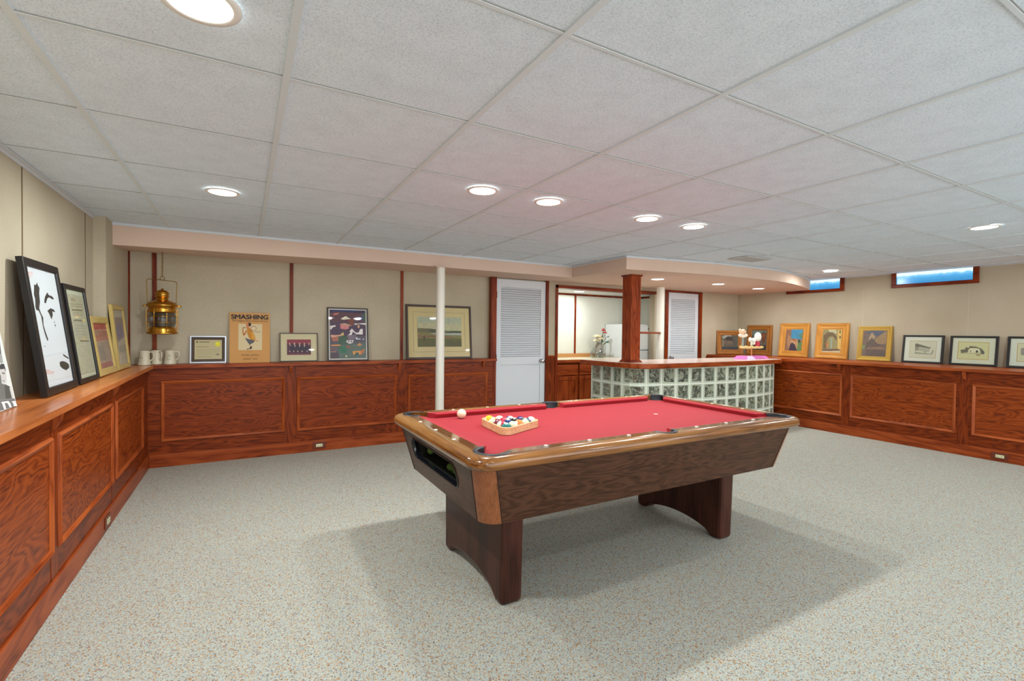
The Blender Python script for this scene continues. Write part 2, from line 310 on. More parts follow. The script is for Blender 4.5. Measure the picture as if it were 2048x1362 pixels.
# picture shapes: (colour, outline in the print's own 0..1 frame)
ART = {
 'ink': [
  ('2a2624',[(0.209,0.859),(0.261,0.855),(0.313,0.882),(0.325,0.862),(0.366,0.837),(0.319,0.786),(0.298,0.716),(0.234,0.66),(0.263,0.618),(0.308,0.585),(0.277,0.52),(0.309,0.453),(0.349,0.397),(0.307,0.383),(0.265,0.443),(0.247,0.509),(0.248,0.596),(0.202,0.638),(0.13,0.645),(0.12,0.668),(0.154,0.733),(0.144,0.774)]),
  ('2a2624',[(0.455,0.737),(0.506,0.771),(0.609,0.812),(0.65,0.788),(0.749,0.784),(0.813,0.767),(0.782,0.752),(0.708,0.759),(0.646,0.769),(0.57,0.755),(0.494,0.712),(0.438,0.711)]),
  ('2a2624',[(0.495,0.646),(0.622,0.671),(0.739,0.661),(0.774,0.639),(0.724,0.64),(0.669,0.646),(0.665,0.612),(0.587,0.571),(0.558,0.599),(0.536,0.622)]),
  ('55504e',[(0.65,0.547),(0.696,0.557),(0.672,0.536)]),
  ('55504e',[(0.664,0.524),(0.717,0.529),(0.679,0.503)]),
  ('55504e',[(0.166,0.344),(0.2,0.347),(0.199,0.332)]),
  ('2a2624',[(0.603,0.191),(0.71,0.195),(0.846,0.18),(0.939,0.154),(0.933,0.123),(0.793,0.106),(0.663,0.129),(0.589,0.157)]),
  ('3a3432',[(0.792,0.258),(0.862,0.241),(0.982,0.214),(0.959,0.205),(0.852,0.226),(0.777,0.244)]),
  ('d9a8a0',[(0.053,0.95),(0.231,0.962),(0.226,0.955),(0.049,0.944)]),
  ('d9a8a0',[(0.043,0.934),(0.22,0.945),(0.216,0.939),(0.039,0.928)]),
  ('d9a8a0',[(0.044,0.918),(0.2,0.927),(0.196,0.922),(0.041,0.913)]),
  ('d9a8a0',[(0.047,0.904),(0.118,0.908),(0.114,0.903),(0.044,0.899)]),
  ('d9a8a0',[(0.058,0.15),(0.211,0.142),(0.207,0.135),(0.053,0.144)]),
  ('d9a8a0',[(0.057,0.136),(0.352,0.119),(0.348,0.113),(0.053,0.13)]),
  ('d9a8a0',[(0.065,0.121),(0.305,0.107),(0.301,0.102),(0.061,0.116)]),
 ],
 'bw': [
  ('ccd2cf',[(0,1),(1,1),(0.959,0.772),(0,0.806)]),
  ('b9a58c',[(0.838,0.895),(0.932,0.888),(0.974,0.873),(0.917,0.858),(0.828,0.873)]),
  ('55565c',[(0.163,0.786),(0.946,0.772),(0.91,0.62),(0.151,0.628)]),
  ('d8d8d4',[(0.627,0.731),(0.771,0.728),(0.734,0.637),(0.607,0.637)]),
  ('9a9a98',[(0.151,0.628),(0.919,0.618),(0.909,0.521),(0.157,0.533)]),
  ('3c3c40',[(0.806,0.492),(0.859,0.515),(0.92,0.507),(0.928,0.449),(0.911,0.399),(0.806,0.457)]),
  ('c4c2be',[(0.807,0.451),(0.905,0.451),(0.915,0.365),(0.875,0.294),(0.804,0.287),(0.771,0.328),(0.783,0.392)]),
  ('4a4a4c',[(0.828,0.414),(0.891,0.405),(0.885,0.392),(0.826,0.402)]),
  ('5a4a48',[(0.797,0.324),(0.842,0.323),(0.83,0.31)]),
  ('6c6e6c',[(0.147,0.503),(0.733,0.488),(0.785,0.376),(0.765,0.297),(0.93,0.233),(0.948,0.096),(0.141,0.18)]),
  ('50524f',[(0.824,0.283),(0.934,0.24),(0.929,0.102),(0.776,0.121)]),
  ('c8c8c4',[(0.915,0.227),(0.963,0.23),(0.965,0.105),(0.918,0.102)]),
  ('8a8c8a',[(0.141,0.179),(0.981,0.094),(0.982,0.088),(0.139,0.173)]),
  ('6e7073',[(0.139,0.173),(0.982,0.088),(1,0),(0.423,0.015),(0.115,0.016)]),
  ('e4ece8',[(0.655,0.099),(0.821,0.087),(0.854,0.053),(0.864,0.008),(0.817,0.009),(0.8,0.053),(0.779,0.071),(0.728,0.075),(0.733,0.009),(0.684,0.012),(0.672,0.078)]),
  ('e4ece8',[(0.887,0.07),(0.98,0.064),(1,0),(0.921,0.007),(0.914,0.052)]),
 ],
 'green': [
  ('8f8a72',[(0.176,0.938),(0.337,0.956),(0.478,0.944),(0.519,0.902),(0.415,0.915),(0.209,0.908)]),
  ('8b8670',[(0.126,0.879),(0.907,0.891),(0.896,0.879),(0.117,0.868)]),
  ('8b8670',[(0.139,0.851),(0.848,0.861),(0.838,0.849),(0.13,0.84)]),
  ('77735c',[(0.18,0.812),(0.845,0.819),(0.824,0.795),(0.161,0.79)]),
  ('8b8670',[(0.181,0.77),(0.889,0.775),(0.882,0.766),(0.174,0.762)]),
  ('8b8670',[(0.172,0.742),(0.781,0.744),(0.773,0.735),(0.165,0.733)]),
  ('77735c',[(0.166,0.682),(0.893,0.682),(0.874,0.661),(0.15,0.662)]),
  ('93907c',[(0.198,0.614),(0.897,0.609),(0.889,0.6),(0.191,0.605)]),
  ('93907c',[(0.168,0.578),(0.865,0.571),(0.858,0.564),(0.162,0.571)]),
  ('93907c',[(0.176,0.542),(0.866,0.533),(0.859,0.526),(0.17,0.535)]),
  ('93907c',[(0.177,0.499),(0.894,0.487),(0.887,0.48),(0.171,0.492)]),
  ('93907c',[(0.184,0.462),(0.861,0.449),(0.855,0.442),(0.178,0.455)]),
  ('c9b878',[(0.905,0.677),(0.883,0.667),(0.84,0.659),(0.787,0.656),(0.741,0.659),(0.711,0.667),(0.707,0.677),(0.729,0.688),(0.772,0.695),(0.823,0.698),(0.871,0.695),(0.901,0.688)]),
  ('6f6b55',[(0.345,0.423),(0.913,0.41),(0.9,0.395),(0.332,0.408)]),
 ],
 'red': [
  ('a8564a',[(0,1),(1,1),(1,0.873),(0.022,0.85)]),
  ('a3705e',[(0.038,0.831),(1,0.848),(0.992,0.627),(0.012,0.599)]),
  ('9d8a72',[(0.156,0.807),(0.386,0.81),(0.37,0.746),(0.159,0.741)]),
  ('b07a68',[(0.075,0.691),(0.976,0.707),(0.969,0.639),(0.05,0.626)]),
  ('a08e7c',[(0.024,0.576),(1,0.606),(1,0.157),(0.008,0.145)]),
  ('8e8476',[(0.119,0.504),(0.53,0.515),(0.592,0.18),(0.177,0.175)]),
  ('a06a62',[(0.036,0.116),(0.905,0.134),(0.984,0.008),(0.023,0.005)]),
 ],
 'pale': [
  ('9c8c84',[(0.096,0.858),(0.99,0.872),(1,0.501),(0.133,0.392)]),
  ('8c8290',[(0.227,0.733),(0.79,0.729),(0.912,0.527),(0.286,0.453)]),
  ('a8a090',[(0.294,0.963),(0.929,0.969),(0.917,0.956),(0.283,0.95)]),
  ('a59f8c',[(0.233,0.345),(1,0.352),(1,0.224),(0.259,0.211)]),
 ],
 'cert': [
  ('3a2c22',[(0.122,0.889),(0.113,0.855),(0.091,0.841),(0.068,0.855),(0.058,0.889),(0.067,0.922),(0.089,0.936),(0.112,0.922)]),
  ('6d6250',[(0.161,0.91),(0.537,0.91),(0.538,0.867),(0.161,0.868)]),
  ('7a6f58',[(0.059,0.647),(0.518,0.645),(0.518,0.619),(0.059,0.621)]),
  ('8a8068',[(0.054,0.49),(0.929,0.485),(0.929,0.47),(0.055,0.474)]),
  ('8a8068',[(0.056,0.407),(0.929,0.401),(0.929,0.386),(0.056,0.391)]),
  ('8a8068',[(0.057,0.324),(0.769,0.319),(0.769,0.303),(0.057,0.308)]),
  ('8a8068',[(0.059,0.231),(0.84,0.225),(0.84,0.214),(0.059,0.22)]),
  ('6d6250',[(0.06,0.128),(0.628,0.123),(0.628,0.107),(0.061,0.112)]),
  ('e6dc2c',[(0.946,0.781),(0.936,0.724),(0.908,0.678),(0.868,0.652),(0.824,0.653),(0.784,0.678),(0.756,0.724),(0.745,0.782),(0.755,0.839),(0.783,0.886),(0.823,0.911),(0.868,0.911),(0.908,0.885),(0.936,0.839)]),
  ('f0ea60',[(0.856,0.813),(0.846,0.783),(0.821,0.771),(0.795,0.784),(0.785,0.814),(0.795,0.844),(0.82,0.856),(0.846,0.844)]),
  ('8f8a70',[(0.918,0.245),(0.905,0.208),(0.869,0.186),(0.825,0.186),(0.79,0.209),(0.776,0.246),(0.79,0.282),(0.825,0.305),(0.869,0.305),(0.905,0.282)]),
 ],
 'smash': [
  ('d6c49a',[(0.216,0.775),(0.804,0.775),(0.799,0.25),(0.212,0.252)]),
  ('2a1d1a',[(0.457,0.789),(0.478,0.803),(0.51,0.797),(0.529,0.771),(0.52,0.738),(0.499,0.721),(0.473,0.73),(0.465,0.747),(0.446,0.764)]),
  ('c98058',[(0.396,0.782),(0.436,0.797),(0.462,0.782),(0.469,0.747),(0.48,0.721),(0.461,0.678),(0.424,0.66),(0.414,0.704),(0.393,0.717),(0.402,0.738)]),
  ('6a3a2a',[(0.319,0.704),(0.351,0.707),(0.401,0.697),(0.399,0.69),(0.35,0.69),(0.321,0.688)]),
  ('b87038',[(0.308,0.686),(0.335,0.682),(0.344,0.591),(0.365,0.591),(0.403,0.652),(0.424,0.643),(0.413,0.6),(0.37,0.548),(0.333,0.535),(0.313,0.591)]),
  ('c08028',[(0.424,0.669),(0.477,0.704),(0.519,0.669),(0.572,0.626),(0.613,0.504),(0.639,0.443),(0.538,0.452),(0.475,0.496),(0.434,0.574)]),
  ('d89a30',[(0.519,0.626),(0.571,0.591),(0.613,0.487),(0.57,0.452),(0.539,0.504)]),
  ('5a5a60',[(0.372,0.496),(0.475,0.47),(0.612,0.443),(0.607,0.409),(0.527,0.374),(0.485,0.359),(0.433,0.418)]),
  ('c9a050',[(0.614,0.573),(0.644,0.469),(0.623,0.452),(0.592,0.513)]),
  ('d08a60',[(0.613,0.465),(0.665,0.443),(0.718,0.452),(0.67,0.417),(0.633,0.435)]),
  ('a06860',[(0.664,0.686),(0.658,0.668),(0.642,0.652),(0.617,0.641),(0.588,0.638),(0.559,0.641),(0.534,0.652),(0.518,0.668),(0.512,0.686),(0.518,0.705),(0.535,0.721),(0.559,0.731),(0.589,0.735),(0.618,0.731),(0.642,0.721),(0.659,0.705)]),
  ('dcc8a0',[(0.65,0.685),(0.645,0.67),(0.631,0.658),(0.611,0.65),(0.588,0.647),(0.564,0.65),(0.545,0.658),(0.531,0.67),(0.527,0.685),(0.532,0.699),(0.545,0.711),(0.565,0.719),(0.589,0.722),(0.612,0.719),(0.632,0.711),(0.645,0.699)]),
  ('8a7a70',[(0.604,0.63),(0.762,0.63),(0.762,0.624),(0.604,0.624)]),
  ('8a7a70',[(0.614,0.61),(0.768,0.61),(0.768,0.603),(0.614,0.603)]),
  ('b07050',[(0.49,0.361),(0.506,0.361),(0.516,0.305),(0.5,0.305)]),
  ('2a2224',[(0.474,0.283),(0.527,0.326),(0.55,0.326),(0.546,0.296),(0.524,0.257),(0.512,0.279),(0.484,0.27)]),
  ('2a2224',[(0.419,0.277),(0.474,0.281),(0.476,0.269),(0.426,0.258)]),
  ('9c6a3c',[(0.452,0.218),(0.557,0.218),(0.557,0.215),(0.452,0.215)]),
  ('6a4a24',[(0.285,0.16),(0.483,0.16),(0.483,0.147),(0.285,0.148)]),
  ('6a4a24',[(0.515,0.159),(0.715,0.159),(0.715,0.147),(0.515,0.147)]),
  ('a5743c',[(0.335,0.115),(0.715,0.114),(0.715,0.109),(0.335,0.11)]),
  ('94652c',[(0.324,0.082),(0.525,0.082),(0.524,0.064),(0.324,0.065)]),
  ('94652c',[(0.567,0.081),(0.683,0.081),(0.683,0.065),(0.567,0.066)]),
 ],
 'team': [
  ('8a2a3c',[(0,1),(1,1),(0.996,0.707),(0,0.72)]),
  ('4a1c30',[(0,0.745),(1,0.732),(1,0),(0,0)]),
  ('caa08c',[(0.141,0.718),(0.133,0.661),(0.112,0.638),(0.09,0.662),(0.079,0.719),(0.087,0.775),(0.109,0.799),(0.131,0.775)]),
  ('caa08c',[(0.34,0.715),(0.331,0.659),(0.31,0.636),(0.287,0.659),(0.278,0.716),(0.286,0.773),(0.308,0.796),(0.33,0.772)]),
  ('caa08c',[(0.552,0.713),(0.542,0.656),(0.52,0.633),(0.498,0.657),(0.489,0.713),(0.499,0.77),(0.521,0.794),(0.543,0.77)]),
  ('caa08c',[(0.754,0.71),(0.744,0.653),(0.722,0.63),(0.7,0.654),(0.692,0.711),(0.702,0.768),(0.725,0.791),(0.746,0.767)]),
  ('caa08c',[(0.952,0.707),(0.941,0.651),(0.918,0.628),(0.897,0.651),(0.889,0.708),(0.9,0.765),(0.923,0.789),(0.945,0.765)]),
  ('e4d8d0',[(0.113,0.619),(0.174,0.618),(0.146,0.496)]),
  ('e4d8d0',[(0.297,0.616),(0.359,0.615),(0.329,0.493)]),
  ('e4d8d0',[(0.495,0.613),(0.557,0.613),(0.525,0.49)]),
  ('e4d8d0',[(0.7,0.611),(0.762,0.61),(0.728,0.487)]),
  ('2c1c34',[(0.132,0.594),(0.292,0.591),(0.308,0.16),(0.129,0.163)]),
  ('2c1c34',[(0.332,0.591),(0.492,0.589),(0.503,0.157),(0.323,0.16)]),
  ('2c1c34',[(0.532,0.588),(0.693,0.586),(0.698,0.153),(0.518,0.156)]),
  ('2c1c34',[(0.733,0.585),(0.895,0.583),(0.894,0.15),(0.713,0.153)]),
  ('b08888',[(0.142,0.233),(0.134,0.193),(0.114,0.177),(0.092,0.194),(0.082,0.234),(0.09,0.274),(0.111,0.29),(0.133,0.273)]),
  ('b08888',[(0.307,0.23),(0.299,0.19),(0.278,0.174),(0.257,0.191),(0.247,0.231),(0.256,0.271),(0.277,0.287),(0.298,0.27)]),
  ('b08888',[(0.473,0.227),(0.464,0.188),(0.443,0.172),(0.422,0.188),(0.413,0.228),(0.421,0.268),(0.443,0.285),(0.464,0.268)]),
  ('b08888',[(0.654,0.224),(0.645,0.185),(0.623,0.169),(0.602,0.185),(0.594,0.225),(0.603,0.265),(0.624,0.282),(0.646,0.265)]),
  ('b08888',[(0.866,0.221),(0.856,0.181),(0.834,0.165),(0.813,0.182),(0.805,0.222),(0.815,0.262),(0.837,0.278),(0.858,0.261)]),
  ('7a2a40',[(0.006,0.091),(0.997,0.074),(0.994,0),(0.009,0.009)]),
 ],
 'town': [
  ('2c2848',[(0,1),(1,1),(0.998,0.825),(0,0.834)]),
  ('24386c',[(0.036,1),(0.79,1),(0.733,0.965),(0.072,0.962)]),
  ('5a3a44',[(0,0.918),(0.108,0.963),(0.995,0.94),(0.991,0.767),(0,0.75)]),
  ('3c5a50',[(0.881,0.908),(1,0.968),(1,0.753),(0.953,0.752)]),
  ('2c4880',[(0.787,0.864),(0.918,0.873),(0.917,0.809),(0.786,0.806)]),
  ('c87868',[(0.098,0.92),(0.244,0.94),(0.235,0.909),(0.107,0.885)]),
  ('e0dcc4',[(0.297,0.818),(0.436,0.874),(0.582,0.817),(0.453,0.807),(0.361,0.798)]),
  ('4a3850',[(0,0.75),(1,0.768),(1,0.468),(0.001,0.456)]),
  ('7a4034',[(0.508,0.801),(0.656,0.818),(0.663,0.69),(0.524,0.688)]),
  ('d08080',[(0.277,0.698),(0.506,0.713),(0.523,0.617),(0.412,0.595),(0.294,0.614)]),
  ('c0a080',[(0.268,0.709),(0.415,0.729),(0.616,0.675),(0.524,0.667)]),
  ('dcd8d0',[(0.004,0.666),(0.158,0.682),(0.158,0.654),(0.085,0.639),(0.03,0.589),(0.009,0.596)]),
  ('e0dcd8',[(0.663,0.722),(0.999,0.739),(0.998,0.696),(0.877,0.708),(0.784,0.721),(0.709,0.691)]),
  ('c8a070',[(0.765,0.706),(0.821,0.693),(0.819,0.629),(0.773,0.635)]),
  ('e4e0dc',[(0.483,0.469),(0.567,0.533),(0.54,0.561),(0.606,0.619),(0.706,0.535),(0.798,0.536),(0.837,0.608),(0.912,0.616),(0.909,0.495),(0.723,0.5),(0.632,0.555),(0.594,0.477)]),
  ('d8c070',[(0.264,0.473),(0.365,0.545),(0.382,0.474)]),
  ('d8a088',[(0.02,0.484),(0.155,0.479),(0.319,0.488),(0.318,0.46),(0.154,0.444),(0.136,0.415),(0.028,0.442)]),
  ('3c5848',[(0.227,0.458),(0.483,0.462),(0.461,0.278),(0.312,0.096),(0.203,0.095)]),
  ('b06a58',[(0.046,0.428),(0.227,0.444),(0.226,0.36),(0.072,0.352)]),
  ('7a6a78',[(0.465,0.475),(0.723,0.493),(0.721,0.394),(0.5,0.391)]),
  ('dcd8d8',[(0.444,0.37),(0.647,0.379),(0.627,0.322),(0.544,0.3),(0.453,0.328)]),
  ('3a3a48',[(0.53,0.347),(0.524,0.337),(0.508,0.332),(0.492,0.336),(0.486,0.346),(0.493,0.356),(0.508,0.36),(0.524,0.356)]),
  ('3a3a48',[(0.604,0.347),(0.597,0.337),(0.581,0.333),(0.566,0.337),(0.56,0.347),(0.566,0.357),(0.582,0.361),(0.597,0.357)]),
  ('dce0e8',[(0.722,0.436),(0.75,0.436),(0.758,0.408),(0.842,0.409),(0.842,0.392),(0.721,0.391)]),
  ('e0e0f0',[(0.941,0.396),(0.935,0.386),(0.922,0.382),(0.908,0.386),(0.903,0.396),(0.909,0.406),(0.922,0.41),(0.935,0.406)]),
  ('d8924c',[(0.026,0.282),(0.279,0.288),(0.287,0.26),(0.029,0.255)]),
  ('5a6a60',[(0.279,0.277),(0.989,0.325),(0.994,0.003),(0.165,0)]),
  ('2c6a50',[(0.26,0.235),(0.479,0.265),(0.458,0.11),(0.276,0.109)]),
  ('c88850',[(0.737,0.267),(0.812,0.324),(0.885,0.275),(0.774,0.253)]),
  ('3a5a50',[(0.66,0.139),(0.827,0.14),(0.825,0.056),(0.677,0.055)]),
  ('e09a4c',[(0.614,0.146),(0.846,0.157),(0.844,0.084),(0.797,0.07),(0.789,0.119),(0.687,0.118),(0.677,0.076),(0.631,0.083)]),
  ('c87040',[(0.846,0.155),(0.977,0.198),(0.9,0.098),(0.844,0.07)]),
  ('a05a50',[(0.424,0.25),(0.552,0.265),(0.552,0.223),(0.433,0.222)]),
  ('b07068',[(0.015,0.15),(0.168,0.151),(0.168,0.131),(0.014,0.13)]),
  ('6a5a60',[(0.016,0.233),(0.206,0.241),(0.204,0.165),(0.015,0.164)]),
  ('c8c090',[(0.466,0.046),(0.457,0.031),(0.438,0.025),(0.419,0.031),(0.411,0.046),(0.419,0.061),(0.439,0.067),(0.458,0.061)]),
  ('4a4048',[(0.009,0.115),(0.24,0.116),(0.238,0.012),(0.007,0.011)]),
 ],
 'land': [
  ('a8b096',[(0,1),(1,1),(1,0.512),(0.005,0.616)]),
  ('b6b48e',[(0.002,0.795),(1,0.793),(1,0.535),(0.005,0.616)]),
  ('6a6444',[(0.002,0.62),(0.307,0.604),(0.423,0.574),(0.689,0.514),(0.81,0.541),(1,0.54),(1,0.465),(0,0.46)]),
  ('4c5238',[(0.249,0.591),(0.423,0.586),(0.421,0.494),(0.276,0.501)]),
  ('4c5238',[(0.643,0.501),(0.78,0.54),(1,0.535),(1,0.469),(0.643,0.455)]),
  ('a9aea4',[(0.218,0.448),(0.999,0.465),(0.999,0.389),(0.42,0.403)]),
  ('7d7844',[(0.001,0.482),(0.218,0.466),(0.42,0.403),(0.999,0.389),(1,0),(0,0)]),
  ('80563c',[(0.004,0.382),(0.13,0.362),(0.419,0.38),(0.806,0.331),(0.867,0.298),(0.565,0.292),(0.273,0.332),(0.017,0.326)]),
  ('5c5a28',[(0.002,0.281),(1,0.277),(1,0),(0,0)]),
  ('4a3c2a',[(0.116,0.339),(0.173,0.329),(0.154,0.239),(0.129,0.261)]),
  ('54502c',[(0.653,0.224),(1,0.16),(1,0),(0.649,0)]),
 ],
 'arch': [
  ('3f86a8',[(0.295,1),(1,1),(1,0.527),(0.341,0.575)]),
  ('8a6248',[(0,1),(0.332,0.997),(0.302,0.601),(0.266,0.004),(0,0)]),
  ('a07a58',[(0.125,0.759),(0.317,0.654),(0.323,0.278),(0.224,0.058),(0.113,0.33)]),
  ('b08a60',[(0.326,0.521),(0.565,0.555),(0.792,0.499),(0.774,0.011),(0.266,0.004)]),
  ('984a34',[(0.345,0.521),(0.491,0.555),(0.701,0.484),(0.692,0.444),(0.496,0.482)]),
  ('2c4a38',[(0.908,0.433),(0.898,0.37),(0.86,0.33),(0.81,0.33),(0.766,0.368),(0.745,0.431),(0.756,0.494),(0.794,0.533),(0.844,0.534),(0.888,0.496)]),
  ('5a7a48',[(0.749,0.337),(1,0.421),(1,0),(0.738,0)]),
  ('3e3040',[(0.32,0.332),(0.429,0.374),(0.604,0.281),(0.756,0),(0.258,0)]),
  ('507a6a',[(0.755,0.737),(1,0.87),(1,0.607),(0.896,0.58)]),
 ],
 'ruin': [
  ('8c8458',[(0,1),(1,1),(1,0),(0,0)]),
  ('b4b48c',[(0.315,1),(0.692,0.987),(0.739,0.796),(0.48,0.898),(0.295,0.821)]),
  ('6a5a3c',[(0.045,0.743),(0.291,0.898),(0.546,0.847),(0.747,0.693),(0.763,0.51),(0.558,0.692),(0.367,0.692),(0.249,0.533),(0.239,0.155),(0.075,0.153)]),
  ('aa7040',[(0.209,0.4),(0.351,0.454),(0.332,0.238),(0.236,0.21)]),
  ('8a9a84',[(0.435,0.64),(0.532,0.614),(0.549,0.159),(0.452,0.158)]),
  ('c8a85c',[(0.77,0.975),(0.986,0.987),(1,0.137),(0.842,0.135)]),
  ('5a5034',[(0.864,0.962),(0.926,0.962),(0.939,0.823),(0.876,0.835)]),
  ('5a5034',[(0.877,0.72),(0.965,0.715),(0.962,0.616),(0.886,0.621)]),
  ('6a4a40',[(0.044,0.126),(0.921,0.163),(0.974,0.109),(0.409,0.061),(0.03,0.07)]),
  ('c4b48c',[(0.015,0.042),(0.976,0.082),(0.994,0),(0,0)]),
 ],
 'dusk': [
  ('6c5c50',[(0,1),(1,1),(1,0),(0,0)]),
  ('505868',[(0.129,0.893),(0.257,0.988),(0.895,1),(0.75,0.834),(0.486,0.798),(0.423,0.917),(0.185,0.869)]),
  ('9c886a',[(0.275,0.75),(0.368,0.941),(0.515,0.774),(0.496,0.678),(0.233,0.581)]),
  ('8c7454',[(0.749,0.846),(1,0.988),(0.993,0.513),(0.68,0.414),(0.51,0.51),(0.55,0.679)]),
  ('5c5048',[(0.157,0.507),(0.384,0.726),(0.617,0.51),(0.919,0.44),(1,0),(0.166,0.002)]),
  ('6c8458',[(0,0.433),(0.137,0.41),(0.092,0.262),(0.003,0.286)]),
  ('7c6450',[(0.197,0.337),(0.924,0.391),(0.935,0.27),(0.202,0.263)]),
 ],
 'barn': [
  ('b9a87a',[(0.132,0.848),(0.884,0.848),(0.875,0.124),(0.146,0.136)]),
  ('c2c6ae',[(0.148,0.823),(0.873,0.823),(0.86,0.147),(0.158,0.157)]),
  ('6a6c5c',[(0.289,0.688),(0.32,0.74),(0.394,0.705),(0.699,0.58),(0.729,0.636),(0.711,0.531),(0.42,0.592),(0.299,0.561)]),
  ('8c907c',[(0.299,0.561),(0.421,0.587),(0.432,0.442),(0.292,0.422)]),
  ('a4a892',[(0.404,0.579),(0.703,0.53),(0.679,0.381),(0.398,0.428)]),
  ('989c88',[(0.295,0.384),(0.474,0.357),(0.803,0.314),(0.72,0.284),(0.302,0.297)]),
  ('8c907c',[(0.736,0.31),(0.783,0.485),(0.81,0.462),(0.778,0.312)]),
  ('9a9e8a',[(0.556,0.423),(0.599,0.426),(0.606,0.327),(0.563,0.324)]),
 ],
 'house': [
  ('b59a52',[(0.127,0.857),(0.859,0.837),(0.866,0.158),(0.131,0.16)]),
  ('c4c896',[(0.144,0.834),(0.846,0.814),(0.851,0.179),(0.148,0.184)]),
  ('6c6c58',[(0.196,0.527),(0.301,0.554),(0.325,0.649),(0.388,0.604),(0.413,0.687),(0.563,0.668),(0.699,0.592),(0.764,0.457),(0.754,0.377),(0.682,0.385),(0.658,0.544),(0.581,0.611),(0.418,0.605),(0.379,0.51),(0.383,0.441),(0.22,0.399)]),
  ('d0d4ae',[(0.399,0.558),(0.478,0.607),(0.641,0.59),(0.665,0.43),(0.385,0.418)]),
  ('3c3a3c',[(0.554,0.448),(0.585,0.542),(0.617,0.497),(0.614,0.428)]),
  ('5c5a58',[(0.702,0.546),(0.763,0.48),(0.754,0.388),(0.703,0.397)]),
  ('8c8c70',[(0.22,0.399),(0.766,0.423),(0.767,0.407),(0.221,0.382)]),
  ('a0986c',[(0.551,0.379),(0.682,0.385),(0.671,0.312),(0.599,0.308)]),
  ('8c8c70',[(0.424,0.512),(0.454,0.513),(0.458,0.444),(0.428,0.443)]),
 ],
 'street': [
  ('b59a62',[(0.141,0.838),(0.831,0.832),(0.829,0.158),(0.146,0.15)]),
  ('c4c8a4',[(0.157,0.817),(0.819,0.81),(0.814,0.178),(0.162,0.172)]),
  ('8a8c80',[(0.219,0.643),(0.309,0.691),(0.381,0.672),(0.609,0.617),(0.62,0.423),(0.229,0.403)]),
  ('4a4c4c',[(0.306,0.625),(0.355,0.627),(0.363,0.41),(0.319,0.43)]),
  ('6a6c68',[(0.414,0.586),(0.442,0.588),(0.452,0.436),(0.424,0.435)]),
  ('a8a888',[(0.243,0.404),(0.662,0.426),(0.663,0.408),(0.244,0.387)]),
 ],
 'cart': [
  ('4a4638',[(0,1),(1,1),(1,0),(0,0)]),
  ('8c9084',[(0.016,0.895),(0.219,1),(0.57,1),(0.631,0.911),(0.107,0.765)]),
  ('2c1c18',[(0.261,0.848),(0.416,0.932),(0.631,0.911),(0.694,0.701),(0.657,0.595),(0.267,0.611)]),
  ('5c4a3a',[(0.188,0.635),(0.676,0.622),(0.702,0.333),(0.236,0.268)]),
  ('6c5c40',[(0.366,0.535),(0.58,0.54),(0.582,0.461),(0.388,0.43)]),
  ('22282c',[(0,0.157),(0.997,0.17),(1,0),(0,0)]),
  ('3c3c38',[(0.693,0.754),(0.831,0.652),(0.82,0.231),(0.723,0.229)]),
  ('75654a',[(0.05,0.737),(0.191,0.53),(0.121,0.213),(0.024,0.184)]),
 ],
 'portrait': [
  ('566058',[(0,1),(1,1),(1,0),(0,0)]),
  ('6c8078',[(0.014,0.991),(0.706,0.982),(0.605,0.769),(0.018,0.727)]),
  ('6a4028',[(0.656,0.862),(0.98,0.882),(0.964,0.679),(0.9,0.337),(0.733,0.353),(0.637,0.657)]),
  ('865032',[(0.715,0.77),(0.85,0.789),(0.831,0.621),(0.721,0.639)]),
  ('3a3430',[(0.01,0.339),(0.394,0.424),(0.456,0.27),(0.986,0.262),(1,0),(0,0)]),
  ('6c685c',[(0.387,0.673),(0.613,0.581),(0.651,0.313),(0.454,0.309)]),
 ],
}
# ------------------------------------------------------------------ room shell
XLU, XSTEP, YBU, XRU = -1.038, -.960, 5.751, 7.900
XLF, YBF, XRF = -.7788, 5.5756, 7.0464          # wainscot / skirting faces
Y0 = -3.0
def st(o): o['kind'] = 'structure'; return o
st(box('floor', (-1.3, Y0-.1, -.08), (8.2, 6.6, 0), M_CARPET))
cl = MB()
TX, TY, OX, OY = .6966, .6892, -1.2663, 1.1684
cl.box((-1.3, Y0-.1, ZC+.006), (8.2, 5.9, ZC+.08))
ceil_o = st(cl.build('ceiling', M_TILE))
g = MB()
i = 1
while OX+TX*i < 7.9:
    x = OX+TX*i; g.box((x-.012, Y0, ZC-.001), (x+.012, 5.3, ZC+.01)); i += 1
j = -6
while OY+TY*j < 5.3:
    y = OY+TY*j
    if y > Y0: g.box((-1.04, y-.006, ZC+.001), (7.9, y+.006, ZC+.01))
    j += 1
g.build('ceiling_grid', M_GRID, ceil_o)
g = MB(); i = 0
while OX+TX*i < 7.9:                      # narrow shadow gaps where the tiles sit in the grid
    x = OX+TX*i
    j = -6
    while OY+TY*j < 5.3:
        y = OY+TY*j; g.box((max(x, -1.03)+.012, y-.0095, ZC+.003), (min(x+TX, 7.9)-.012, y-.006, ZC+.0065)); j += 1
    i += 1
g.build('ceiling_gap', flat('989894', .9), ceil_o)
g = MB()
g.box((XLU, Y0, ZC-.022), (XLU+.006, 5.13, ZC+.004)); g.box((XLU, Y0, ZC-.003), (XLU+.024, 5.13, ZC+.003))
g.box((XRU-.006, Y0, ZC-.004), (XRU, 4.37, ZC+.004))
SP = [(3.76, 5.13), (3.76, 4.10), (5.0, 3.90), (5.6, 3.875), (6.06, 3.87), (6.29, 3.885), (6.5, 3.92), (6.70, 3.965), (6.95, 4.03), (7.22, 4.115), (7.55, 4.23), (7.9, 4.375)]
